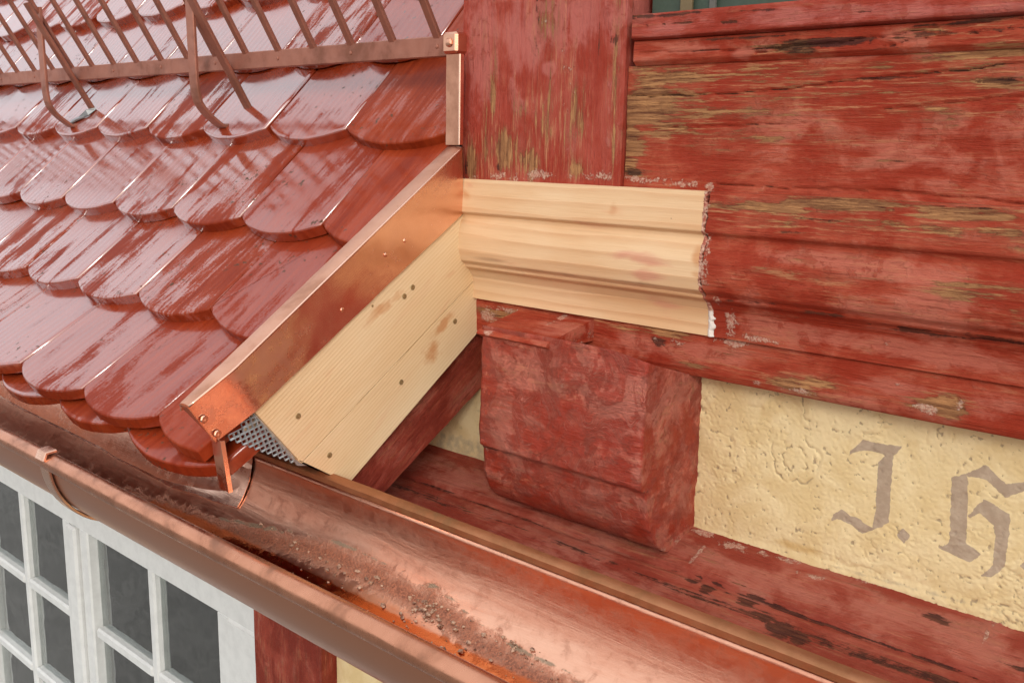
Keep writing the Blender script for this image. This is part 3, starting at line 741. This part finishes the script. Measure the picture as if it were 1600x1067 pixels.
# grit lying in the trough
gv = []; gf = []
ico = np.array([(0, 0, 1), (.9, 0, .3), (.28, .85, .3), (-.72, .5, .3), (-.72, -.5, .3), (.28, -.85, .3), (0, 0, -.7)])
icf = [(0, 1, 2), (0, 2, 3), (0, 3, 4), (0, 4, 5), (0, 5, 1), (6, 2, 1), (6, 3, 2), (6, 4, 3), (6, 5, 4), (6, 1, 5)]
spots = [((670, 945), .012, 70), ((800, 1000), .012, 55), ((740, 1000), .02, 30), ((600, 905), .016, 45), ((405, 822), .010, 16), ((466, 828), .006, 8), ((655, 965), .022, 60), ((700, 985), .03, 60), ((560, 880), .03, 40), ((850, 1045), .03, 50), ((520, 900), .04, 50), ((480, 860), .03, 30), ((630, 930), .05, 70)]
for (pp, rad, n) in spots:
    x0_, p0_ = trough_hit(*pp)
    for k in range(int(n*.55)):
        x = x0_+rng.normal(0, rad); p_ = p0_+rng.normal(0, rad)/GR*.55
        if p_ < .8: continue
        s = .0006+.0030*rng.random()**3
        c = gut(p_, GR-s*.4); rot = rng.normal(size=(3, 3)); rot, _ = np.linalg.qr(rot)
        k0 = len(gv); vv = (ico*(1+.3*rng.random((7, 1))))@rot*s*np.array([1.2, 1, .8])+np.array([x, c[0], c[1]])
        gv += [tuple(a_) for a_ in vv]; gf += [tuple(k0+a_ for a_ in t_) for t_ in icf]
go = mesh('grit', gv, gf, GRIT); tag(go, 'pale grit and brick crumbs lying in the copper gutter', 'grit', kind='stuff')

# ------------------------------------------------------------------ timber framed wall
CPROF = [(.8585, -.0395), (.857, -.060), (.856, -.0795), (.8615, -.0835), (.8618, -.0868), (.8575, -.094), (.8545, -.110), (.8552, -.128), (.859, -.140), (.866, -.1452),
         (.8672, -.149), (.8745, -.1535), (.8808, -.1625), (.883, -.173), (.8835, -.1835), (.8828, -.1905)]
fr = thing('timber_frame', (-.4, .9, -.3), 'weathered red timber frame of post, rails and ledger with flaking paint', 'timber frame')
relief('post', -.852, -.612, [(.868, 1.0), (.868, -.041)], .95, RED_POST, fr, .003, .0011, 3, GZ, {
    'bare': pxblobs([(740, 255, 10, 34, .9), (770, 150, 4, 60, .62), (790, 235, 26, 34, .72), (830, 250, 20, 22, .8), (850, 200, 40, 60, .52), (905, 180, 18, 40, .6), (960, 170, 4, 90, .7), (905, 265, 20, 14, .7), (760, 210, 8, 60, .6)], .868),
    'chalk': pxblobs([(750, 80, 20, 80, .75), (740, 150, 16, 50, .6), (815, 60, 30, 80, .45), (920, 20, 60, 50, .65), (858, 108, 10, 9, 1.0), (870, 30, 40, 40, .5), (990, 15, 22, 30, .7)], .868),
    'dark': pxblobs([(778, 262, 3.5, 9, .9), (797, 20, 2, 60, .55), (838, 30, 2, 60, .6), (728, 255, 2.5, 22, .7), (936, 60, 2, 45, .6), (955, 65, 16, 10, .5)], .868),
    'pale': pxblobs([(735, 278, 16, 7, .7), (790, 276, 30, 9, .65), (860, 274, 50, 9, .7), (930, 276, 40, 8, .7), (885, 150, 14, 60, .36)], .868)})
relief('rail', -.6105, .5, [(.873, .086), (.8725, .05), (.8735, .0), (.872, -.0415)], .95, RED, fr, .0015, .0016, 5, GX, {
    'bare': pxblobs([(1120, 150, 150, 36, .42), (1300, 140, 200, 22, .40), (1500, 125, 150, 24, .44), (1010, 160, 45, 45, .95), (985, 225, 20, 55, .9), (1060, 120, 90, 12, .85), (1180, 115, 90, 14, .75), (1040, 200, 60, 18, .7), (1100, 175, 90, 14, .5), (1250, 150, 130, 16, .42), (1380, 105, 30, 8, .8), (1560, 130, 60, 12, .8), (1520, 85, 110, 9, .7), (1420, 170, 180, 14, .42), (1200, 215, 120, 10, .36)], .873),
    'chalk': pxblobs([(1450, 240, 170, 60, .42), (1500, 75, 90, 12, .7), (1330, 85, 60, 12, .7), (1240, 200, 100, 40, .35), (1580, 200, 60, 60, .4)], .873),
    'dark': pxblobs([(1300, 130, 10, 4, .5), (1570, 127, 50, 6, .75), (1230, 105, 20, 3, .6), (1380, 122, 60, 4, .6), (990, 270, 16, 8, .6), (1500, 165, 40, 3, .5)], .873),
    'pale': pxblobs([(1000, 281, 50, 7, .62), (1070, 288, 30, 7, .8), (1108, 292, 8, 8, .9)], .873)}, cracks=[(crk([(985, 150), (1150, 146), (1330, 128), (1600, 98)], .873), .0017, .003), (crk([(1380, 172), (1480, 160), (1600, 150)], .873), .0013, .0025), (crk([(975, 200), (1100, 198), (1260, 192)], .873), .0012, .002), (crk([(1120, 288), (1300, 297), (1420, 300), (1600, 318)], .873), .0015, .003)], xstep=.004)
relief('sill_trim', -.6, .5, [(.872, .112), (.866, .110), (.866, .0905), (.871, .086)], .95, RED, fr, .0015, .0015, 8, GX, {
    'bare': pxblobs([(1240, 78, 40, 10, .8), (1480, 45, 90, 10, .6), (1560, 65, 60, 10, .5)], .866),
    'dark': pxblobs([(1290, 68, 70, 7, .95), (1250, 80, 40, 9, .8), (1500, 50, 120, 6, .8), (1150, 60, 130, 2.5, .6), (1100, 102, 120, 3, .7), (1000, 108, 40, 4, .7), (1520, 35, 120, 4, .7), (1370, 75, 40, 5, .6)], .866),
    'chalk': pxblobs([(1160, 85, 16, 8, 1.0), (1195, 72, 14, 8, .9), (1080, 75, 60, 10, .5), (1410, 55, 40, 10, .6)], .866)}, cracks=[(crk([(1180, 82), (1300, 66), (1420, 50), (1600, 26)], .866), .0016, .004), (crk([(1000, 84), (1110, 80), (1230, 74)], .866), .0013, .002), (crk([(1380, 70), (1500, 54), (1600, 44)], .866), .001, .003)])
relief('window_rail', -.6, .5, [(.874, .138), (.860, .136), (.860, .113), (.868, .111)], .95, RED_POST, fr, .003, .0013, 9, GX, {
    'chalk': pxblobs([(1300, 25, 300, 16, .5)], .86), 'dark': pxblobs([(1060, 22, 60, 3, .7), (1190, 15, 30, 3, .6), (1150, 58, 140, 2, .6)], .86)}, cracks=[(crk([(1005, 40), (1200, 33), (1400, 18)], .86), .0008, .0018)])
UW = thing('upper_window', (-.2, .9, .14), 'dark green window glimpsed above the weathered red rail', 'window')
box('frame', (-.6, .895, .118), (.5, .93, .172), GREENBLIND, UW, .001)
box('glazing_bar', (-.562, .889, .125), (-.548, .894, .172), BLINDTAN, UW, .001)
box('glazing_bar', (-.528, .889, .125), (-.521, .894, .172), ROOMDARK, UW, .001)
box('pane', (-.6, .905, .1725), (.5, .909, 1.0), GLASS, UW, .001)
box('backing', (-.62, .945, .1), (.5, .95, 1.0), ROOMDARK, UW, .001)
for k in range(12):
    box('blind_slat', (-.59+k*.085, .93, .13), (-.515+k*.085, .936, 1.0), [ROOMDARK, GREENBLIND, BLINDTAN][k % 3] if k < 4 else GREENBLIND, UW, .001, GZ)

YLD = .888
nc = thing('spruce_cornice', (-.67, .87, -.19), 'new unpainted spruce cornice moulding let into the red cornice', 'moulding')
cut = -.5015
relief('moulding', -.8442, cut, CPROF, .93, SPRUCE_PROF, nc, .0016, .00022, 12, GX, {
    'rubbed': pxblobs([(900, 385, 200, 26, .36), (1000, 400, 90, 12, .62), (900, 350, 120, 8, .6), (1010, 430, 50, 10, .7), (900, 410, 40, 12, .5), (1015, 478, 40, 16, .62), (735, 290, 14, 12, .6), (1095, 320, 12, 20, .5), (870, 470, 40, 8, .4)], .86),
    'stain': pxblobs([(1095, 400, 14, 40, .7), (1090, 460, 30, 8, .6), (730, 300, 14, 20, .5), (960, 315, 10, 30, .4)], .86),
    'dark': pxblobs([(760, 405, 40, 5, .6), (850, 425, 90, 4, .55), (1000, 442, 90, 4, .5), (900, 360, 200, 3, .5), (1090, 455, 30, 4, .5)], .86)}, xstep=.003)
for p, Yp, r in (((1049, 343), .8575, .0017), ((803, 427), .874, .0022), ((1014, 466), .888, .0026), ((876, 477), .888, .0022)):
    disc('nail_hole', onY(*p, Yp-.0004), (0, -1, 0), r, .0004, DECK, nc, 9)
relief('old_moulding', cut+.0045, .5, CPROF, .93, RED, fr, .0025, .0014, 14, GX, {
    'bare': pxblobs([(1180, 325, 80, 9, .85), (1330, 320, 120, 12, .95), (1500, 335, 120, 12, .9), (1250, 350, 130, 12, .6), (1420, 355, 170, 12, .6), (1560, 360, 60, 14, .7), (1180, 345, 50, 8, .5), (1530, 460, 80, 16, .5), (1250, 430, 60, 6, .45), (1590, 485, 20, 10, .6)], .858),
    'chalk': pxblobs([(1300, 405, 120, 10, .62), (1400, 420, 120, 14, .55), (1250, 520, 120, 16, .7), (1450, 555, 170, 18, .7), (1550, 310, 60, 8, .7), (1480, 470, 90, 12, .45), (1400, 490, 170, 10, .5), (1170, 470, 60, 8, .5)], .87),
    'dark': pxblobs([(1300, 345, 90, 3, .6), (1250, 362, 60, 3, .5), (1180, 470, 70, 5, .6), (1300, 490, 90, 5, .65), (1430, 515, 100, 5, .7), (1560, 530, 70, 6, .75), (1480, 535, 60, 5, .5), (1360, 297, 20, 2.5, .6), (1500, 322, 90, 2, .5)], .872),
    'pale': pxblobs([(1112, 320, 7, 30, .85), (1110, 372, 12, 10, .9), (1111, 420, 9, 40, .8), (1122, 470, 10, 16, .8), (1133, 505, 10, 24, .95), (1310, 540, 16, 10, .55), (1380, 545, 12, 10, .5), (1180, 534, 36, 5, .7)], .87)}, ragged=.004)
# torn edge and filler at the joint of new and old cornice
pr = resample(CPROF, .0012); nF = len(pr)
e_ = fbm(np.stack([pr[:, 1]*420, pr[:, 1]*0, pr[:, 1]*0], 1), 77, 4); tz = np.clip((-.150-pr[:, 1])/.02, 0, 1)
fp = np.zeros((9, nF, 3)); aa = np.linspace(0, 1, 9)[:, None]
fp[..., 0] = cut-.0012-.0012*np.abs(e_)[None, :]+aa*(.0045+.0035*e_+.004*tz)[None, :]; fp[..., 2] = pr[None, :, 1]
fp[..., 1] = pr[None, :, 0]+.0006-.0016*np.sin(aa*math.pi)*(.3+np.abs(fbm(fp*500, 71, 3))+1.4*tz[None, :])
solid('filler', fp, lambda b: b+np.array([0, .012, 0]), PUTTY, nc, {'white': np.repeat(tz[None, :], 9, 0)}, True, GX)

relief('ledger', -.855, .5, [(.905, -.1875), (.8895, -.1905), (YLD, -.195), (YLD+.0005, -.232), (.892, -.2385), (.905, -.2395)], .96, RED, fr, .003, .0016, 16, GX, {
    'bare': pxblobs([(780, 492, 40, 6, .85), (860, 500, 60, 5, .7), (960, 510, 60, 5, .75), (1040, 520, 40, 7, .7), (1230, 598, 50, 10, .8), (1280, 600, 30, 7, .8), (1470, 630, 34, 14, .95), (1490, 635, 24, 16, .95), (1090, 570, 20, 5, .5)], YLD),
    'chalk': pxblobs([(1010, 540, 60, 16, .6), (1100, 550, 60, 14, .55), (1400, 605, 60, 12, .7), (1560, 640, 60, 20, .5), (1330, 630, 80, 12, .5)], YLD),
    'dark': pxblobs([(1030, 535, 14, 8, .7), (1000, 575, 20, 3, .6)], YLD),
    'pale': pxblobs([(762, 495, 12, 12, .85), (800, 486, 40, 5, .6), (1060, 535, 50, 9, .5), (1145, 535, 30, 5, .75), (1180, 597, 14, 5, .9), (1240, 610, 30, 4, .7), (1395, 600, 30, 10, .6), (1450, 640, 16, 7, .8), (1500, 632, 6, 12, .8), (770, 512, 10, 6, .8)], YLD)})
relief('ledger_stub', -.762, -.655, [(.8875, -.1935), (.805, -.2105), (.8025, -.2145), (.812, -.2195)], .90, RED, fr, .002, .0025, 18, GX, {
    'pale': pxblobs([(770, 520, 8, 6, .8), (868, 535, 7, 18, .9), (820, 508, 6, 8, .7)], .81), 'chalk': pxblobs([(840, 520, 30, 12, .6)], .81)})

# ------------------------------------------------------------------ beam end
be = thing('beam_end', (-.64, .86, -.44), 'thickly repainted red beam end projecting from the wall above the sill', 'beam')
XL, XRt, YW = -.757, -.5265, .935
fz = smoothpoly([(-.2, .8085), (-.27, .8065), (-.3455, .8045), (-.3505, .8075), (-.353, .8165), (-.366, .8185), (-.392, .8235), (-.418, .838), (-.433, .858), (-.440, .878), (-.4405, .89)], 1)
fz = resample(fz, .003)
n1, n2, n3 = 34, 80, 44
us = np.concatenate([np.linspace(0, 1, n1)[:-1], 1+np.linspace(0, 1, n2)[:-1], 2+np.linspace(0, 1, n3)])
Pb = np.zeros((len(us), len(fz), 3))
for i, s in enumerate(us):
    for j, (z, yf) in enumerate(fz):
        dn = max(0, (-.35-z))/.09                 # the lower body leans to the left and in
        xl = XL+.0*dn-.004*(z < -.352)-.012*max(0, dn-.2); xr = XRt
        top = 0
        if s <= 1: x, y = xl, YW*(1-s)+yf*s
        elif s <= 2: x, y = xl*(2-s)+xr*(s-1), yf
        else: x, y = xr, yf*(3-s)+YW*(s-2)
        rc = .004                                  # soften the vertical arrises
        if 1-.05 < s < 1+.03: pass
        # the top slopes down to the back, and the front right corner is broken off
        zz_ = z
        if z > -.26:
            f_ = (z+.26)/.06
            t0 = -.204-.30*(y-.806)-.012*np.clip((x+.60)/.09, 0, 1)**2
            zz_ = -.26+f_*(t0+.26)
        Pb[i, j] = (x, y, zz_)
nrm = np.zeros_like(Pb); nrm[us <= 1, :, 0] = -1; nrm[(us > 1) & (us < 2), :, 1] = -1; nrm[us >= 2, :, 0] = 1
nz = fbm(Pb*np.array([34, 34, 34]), 91, 4); nz2 = fbm(Pb*np.array([120, 60, 120]), 92, 3)
Pb = Pb+nrm*(.0024*nz+.0011*nz2)[..., None]
proud = ((us > 1.0) & (us < 2.0))[:, None] & (Pb[..., 2] > -.352)
pbv = Pb.reshape(-1, 3); N0 = len(pbv); nv = len(fz)
F = [tuple(f) for f in grid_faces(len(us), nv)]
F.append(tuple(i*nv for i in range(len(us)))); F.append(tuple(i*nv+nv-1 for i in range(len(us)))[::-1])
sideR = (us > 2)[:, None]*np.ones((1, nv))
edge = np.exp(-((Pb[..., 0]-XRt)/.012)**2)*(us[:, None] < 2)
mesh('beam', pbv, F, RED_BLOCK, be, {'gr': GX(pbv), 'chalk': (.18+.25*edge+.35*blobs(Pb[..., 0], Pb[..., 2], [(-.70, -.24, .03, .03, 0, 1), (-.6, -.23, .05, .02, 0, .9), (-.56, -.26, .03, .05, 0, .8)])+.1*sideR).ravel(),
     'dark': (.42*np.exp(-((Pb[..., 2]+.353)/.003)**2)*(us[:, None] < 2.05)).ravel(), 'pale': (.55*(blobs(Pb[..., 0], Pb[..., 2], [(-.535, -.43, .02, .008, 0, 1), (-.755, -.358, .006, .008, 0, 1)]))).ravel()}, True)

# ------------------------------------------------------------------ stucco panels with the painted letters
YS = .92
sp = thing('stucco_wall', (-.2, YS, -.42), 'yellow stucco wall with blackletter J.H. painted in brown-grey', 'wall')
def LP(pts): return [XZ(1050+x/2.667, 560+y/2.667, YS) for x, y in pts]
LET = [LP(p) for p in (
    [(735, 403), (750, 378), (795, 340), (870, 355), (962, 366), (940, 395), (922, 405), (890, 405), (860, 392), (800, 385), (765, 390)],
    [(858, 435), (890, 403), (922, 405), (903, 685), (870, 702), (833, 712), (846, 640)],
    [(655, 682), (680, 645), (705, 625), (742, 655), (785, 668), (797, 685), (850, 712), (790, 730), (745, 692), (690, 668)],
    [(935, 735), (962, 705), (995, 740), (965, 772)],
    [(1165, 495), (1225, 480), (1234, 500), (1225, 768), (1290, 815), (1240, 850), (1110, 790), (1155, 765)],
    [(1220, 482), (1310, 443), (1390, 522), (1467, 515), (1510, 500), (1490, 545), (1385, 580), (1310, 505), (1235, 492)],
    [(1232, 655), (1300, 585), (1410, 650), (1405, 740), (1385, 870), (1330, 910), (1285, 908), (1335, 860), (1347, 740), (1335, 690), (1285, 642), (1240, 668)],
    [(1450, 865), (1478, 832), (1510, 868), (1480, 895)])]
def sdf_in(PX, PZ, poly):
    c = np.zeros(PX.shape, bool); d = np.full(PX.shape, 9.0); n = len(poly)
    for i in range(n):
        (ax_, az), (bx_, bz) = poly[i], poly[(i+1) % n]
        cond = ((az > PZ) != (bz > PZ)) & (PX < (bx_-ax_)*(PZ-az)/(bz-az+1e-12)+ax_); c ^= cond
        t = np.clip(((PX-ax_)*(bx_-ax_)+(PZ-az)*(bz-az))/((bx_-ax_)**2+(bz-az)**2), 0, 1)
        d = np.minimum(d, np.hypot(PX-ax_-t*(bx_-ax_), PZ-az-t*(bz-az)))
    return np.where(c, d, -d)
sx = np.arange(-.56, .3, .00115); sz = np.arange(-.205, -.445, -.00115)
SX, SZ = np.meshgrid(sx, sz, indexing='ij')
letter = np.zeros(SX.shape)
jx = SX+.0013*fbm(np.stack([SX*260, SZ*260, SX*0], -1), 6, 2); jz = SZ+.0013*fbm(np.stack([SX*260, SZ*260, SX*0+5], -1), 8, 2)
for p in LET: letter = np.maximum(letter, np.clip(sdf_in(jx, jz, p)/.0018+.5, 0, 1))
groove = np.zeros(SX.shape)
fx, fz_ = XZ(1050+510/2.667, 560+420/2.667, YS)
sc_ = abs(onY(1100, 700, YS)[0]-onY(1000, 700, YS)[0])/100
rr = np.hypot((SX-fx)/1.0, (SZ-fz_)/1.0)/sc_; an = np.arctan2(SZ-fz_, SX-fx)
rn = fbm(np.stack([np.cos(an)*2+3, np.sin(an)*2, rr*.02], -1), 14, 3)
groove = np.maximum(groove, np.clip(1-np.abs(rr-15-9*rn)/2.4, 0, 1)*np.clip(rn*3+.8, .1, 1)); groove = np.maximum(groove, np.clip(1-np.abs(rr-31-2*np.sin(an*5)-12*rn)/2.6, 0, 1)*np.clip(.75-rn*3, .1, .9))
w1 = fbm(np.stack([SX*26, SZ*42, SX*0], -1), 33, 4); m1 = np.clip(fbm(np.stack([SX*12, SZ*12, SX*0+9], -1), 35, 2)*2.2+.1+2.2*np.clip((SX+.33)/.3, -.3, 1)*np.clip((-.33-SZ)/.1+.5, 0, 1), 0, 1)
groove = np.maximum(groove, np.clip(1-np.abs(w1)/.035, 0, 1)*m1*.9)
w2 = fbm(np.stack([SX*90, SZ*120, SX*0], -1), 37, 3); m2 = np.clip(fbm(np.stack([SX*20, SZ*20, SX*0+3], -1), 39, 2)*2.5-.1, 0, 1)
groove = np.maximum(groove, np.clip(1-np.abs(w2)/.10, 0, 1)*m2*.55)
grain_ = fbm(np.stack([SX*420, SZ*420, SX*0], -1), 44, 3)
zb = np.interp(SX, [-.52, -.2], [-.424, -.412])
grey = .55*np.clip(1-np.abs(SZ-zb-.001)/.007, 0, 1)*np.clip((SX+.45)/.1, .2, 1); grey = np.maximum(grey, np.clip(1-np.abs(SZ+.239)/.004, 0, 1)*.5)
warm = blobs(SX, SZ, pxblobs([(1240, 852, 50, 9, .8), (1200, 760, 30, 20, .35), (1300, 790, 40, 20, .3)], YS))
pit = np.clip(fbm(np.stack([SX*230, SZ*230, SX*0+2], -1), 48, 3)*3-.75, 0, 1)
PS = np.stack([SX, YS+.0008*pit-.0012*fbm(np.stack([SX*14, SZ*14, SX*0], -1), 46, 3)+.0017*groove-.0006*grain_*(1-.5*letter)-.0013*np.clip(w1*4, -1, 1)*m1-.0007*w2*m2-.003*np.clip((zb+.006-SZ)/.01, 0, 1), SZ], -1)
solid('stucco_face', PS, lambda b: np.stack([b[:, 0], np.full(len(b), .97), b[:, 2]], 1), STUCCO, sp, {'letter': letter, 'groove': np.maximum(groove, pit*.9), 'grey': grey, 'dark': warm}, True)
sl = thing('stucco_wall', (-.85, YS, -.42), 'small shaded yellow stucco patch between rafter and beam end', 'wall')
ax_ = np.arange(-1.3, -.74, .004); az_ = np.arange(-.20, -.445, -.004); AX, AZ = np.meshgrid(ax_, az_, indexing='ij')
PL = np.stack([AX, YS-.002*fbm(np.stack([AX*30, AZ*30, AX*0], -1), 51, 4), AZ], -1)
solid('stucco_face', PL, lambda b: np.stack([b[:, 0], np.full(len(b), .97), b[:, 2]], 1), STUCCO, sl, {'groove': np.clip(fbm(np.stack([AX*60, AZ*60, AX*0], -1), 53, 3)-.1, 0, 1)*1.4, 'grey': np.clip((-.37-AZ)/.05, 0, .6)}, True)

# ------------------------------------------------------------------ moulded sill below the panels
si = thing('sill_beam', (-.4, .87, -.46), 'long red moulded sill beam between the stucco panel and the gutter', 'sill')
SPR = [(.93, -.4165), (.915, -.4225), (.885, -.4315), (.862, -.4395), (.8555, -.4425), (.853, -.4475), (.848, -.4485), (.842, -.4445), (.825, -.447), (.785, -.4535), (.770, -.459), (.764, -.475), (.766, -.50)]
def sillmarks(P):
    return None
relief('sill', -1.35, .5, SPR, .96, RED_SILL, si, .0035, .0011, 23, GX, {
    'dark': [(x, z, rx, rz, 0, s) for (x, z, rx, rz, s) in [(*onY(p[0], p[1], .80)[[0, 2]], p[2], p[3], p[4]) for p in ()]] + [
        (-.478, -.4447, .007, .0012, 0, .9), (-.459, -.4455, .009, .0016, 0, 1), (-.437, -.444, .006, .001, 0, .8), (-.412, -.4452, .012, .0015, 0, .95), (-.388, -.447, .014, .0018, 0, 1), (-.365, -.4485, .016, .002, 0, 1), (-.345, -.449, .010, .0018, 0, .9),
        (-.3, -.4475, .4, .0012, 0, .58), (-.8, -.4475, .4, .0012, 0, .5), (-.36, -.43, .02, .001, 0, .6), (-.25, -.428, .012, .002, 0, .8), (-.22, -.447, .03, .001, 0, .7), (-.17, -.436, .02, .0015, 0, .7)],
    'pale': [(-.508, -.4225, .022, .0022, 0, .85), (-.47, -.4245, .026, .0025, 0, .85), (-.43, -.423, .04, .0014, 0, .7), (-.375, -.4265, .02, .0016, 0, .8), (-.30, -.4215, .04, .001, 0, .6), (-.18, -.4215, .05, .0014, 0, .62),
             (-.497, -.432, .0009, .007, 0, .8), (-.478, -.435, .0009, .009, 0, .8), (-.205, -.431, .0009, .010, 0, .7), (-.178, -.431, .0009, .009, 0, .8), (-.155, -.434, .0009, .011, 0, .8)],
    'chalk': [(-.4, -.433, .5, .006, 0, .42), (-.9, -.436, .25, .008, 0, .5), (-.62, -.452, .12, .004, 0, .5)]}, xstep=.004)

# ------------------------------------------------------------------ lower storey: casement window, post, plaster bay
YB = .95
lw = thing('casement_window', (-2.1, YB, -1.9), 'greyed white many-paned casement window below the copper gutter', 'window')
ZT, ZP, PITCHZ = -.80, -.905, .258
def sash(xa, xb_, nm):
    cols = 2; stile = .042
    box('stile', (xa, YB-.012, -2.2), (xa+stile, YB+.03, ZP+.0), WHITE, lw, .004, GZ); box('stile', (xb_-stile, YB-.012, -2.2), (xb_, YB+.03, ZP), WHITE, lw, .004, GZ)
    xm = (xa+xb_)/2
    box('muntin', (xm-.013, YB-.004, -2.2), (xm+.013, YB+.02, ZP-.001), WHITE, lw, .005, GZ)
    for k in range(1, 5):
        z = ZP-k*PITCHZ
        box('muntin', (xa+stile+.001, YB-.006, z-.013), (xm-.0135, YB+.02, z+.013), WHITE, lw, .005); box('muntin', (xm+.0135, YB-.006, z-.013), (xb_-stile-.001, YB+.02, z+.013), WHITE, lw, .005)
    for c0, c1 in ((xa+stile, xm-.0125), (xm+.0125, xb_-stile)):
        for k in range(5):
            if ZP-(k+1)*PITCHZ < -2.21: continue
            box('pane', (c0-.004, YB+.012, ZP-(k+1)*PITCHZ+.008), (c1+.004, YB+.015, ZP-k*PITCHZ-.008 if k else ZP+.004), GLASS, lw, .0005)
sash(-2.853, -2.232, 'l'); sash(-2.184, -1.545, 'r')
box('head', (-3.0, YB-.018, ZP+.0005), (-1.43, YB+.04, ZT), WHITE, lw, .004)
box('post', (-2.2315, YB-.024, -2.2), (-2.1845, YB+.04, ZP), WHITE, lw, .006, GZ)
box('jamb', (-1.5445, YB-.018, -2.2), (-1.43, YB+.04, ZP), WHITE, lw, .005, GZ)
box('jamb', (-3.0, YB-.018, -2.2), (-2.8535, YB+.04, ZP), WHITE, lw, .005, GZ)
# curtain: pleated sheet behind the panes
cxs = np.arange(-2.9, -1.5, .006); czs = np.linspace(-.88, -2.2, 12); CX, CZ = np.meshgrid(cxs, czs, indexing='ij')
cu = thing('net_curtain', (-2.2, 1.05, -2.2), 'dim pleated curtain behind the casement panes', 'curtain')
PC = np.stack([CX, 1.0+.012*np.sin(CX*70+2*np.sin(CX*13))+.01*fbm(np.stack([CX*9, CZ*2, CX*0], -1), 3, 2), CZ], -1)
solid('cloth', PC, lambda b: b+np.array([0, .004, 0]), CURTAIN, cu, None, True)
room = thing('room_shell', (-2.2, 2.0, -2.3), 'dark room behind the casement window', 'room')
for (lo, hi, nm) in (((-3.1, 2.4, -2.4), (-1.2, 2.45, -.7), 'back_wall'), ((-3.15, 1.0, -2.4), (-3.1, 2.45, -.7), 'side_wall'), ((-1.2, 1.0, -2.4), (-1.15, 2.45, -.7), 'side_wall'), ((-3.15, 1.0, -.7), (-1.15, 2.45, -.65), 'ceiling'), ((-3.15, 1.0, -2.45), (-1.15, 2.45, -2.4), 'floor')):
    box(nm, lo, hi, ROOMDARK, room, .001)
lf = thing('lower_wall', (-1.3, YB, -2.2), 'lower storey wall with red post and pale plaster beside the casement window', 'wall')
relief('post', -1.428, -1.226, [(YB-.03, -.70), (YB-.03, -2.2)], 1.0, RED_DARK, lf, .012, .002, 61, GZ)
relief('head_beam', -3.5, .5, [(YB-.05, -.52), (YB-.05, -.799)], 1.0, RED_DARK, lf, .012, .002, 63, GX)
box('plaster', (-1.2255, YB, -2.2), (.5, 1.0, -.80), STUCCO, lf, .001)
box('plaster', (-3.5, YB, -2.2), (-3.001, 1.0, -.80), STUCCO, lf, .001)
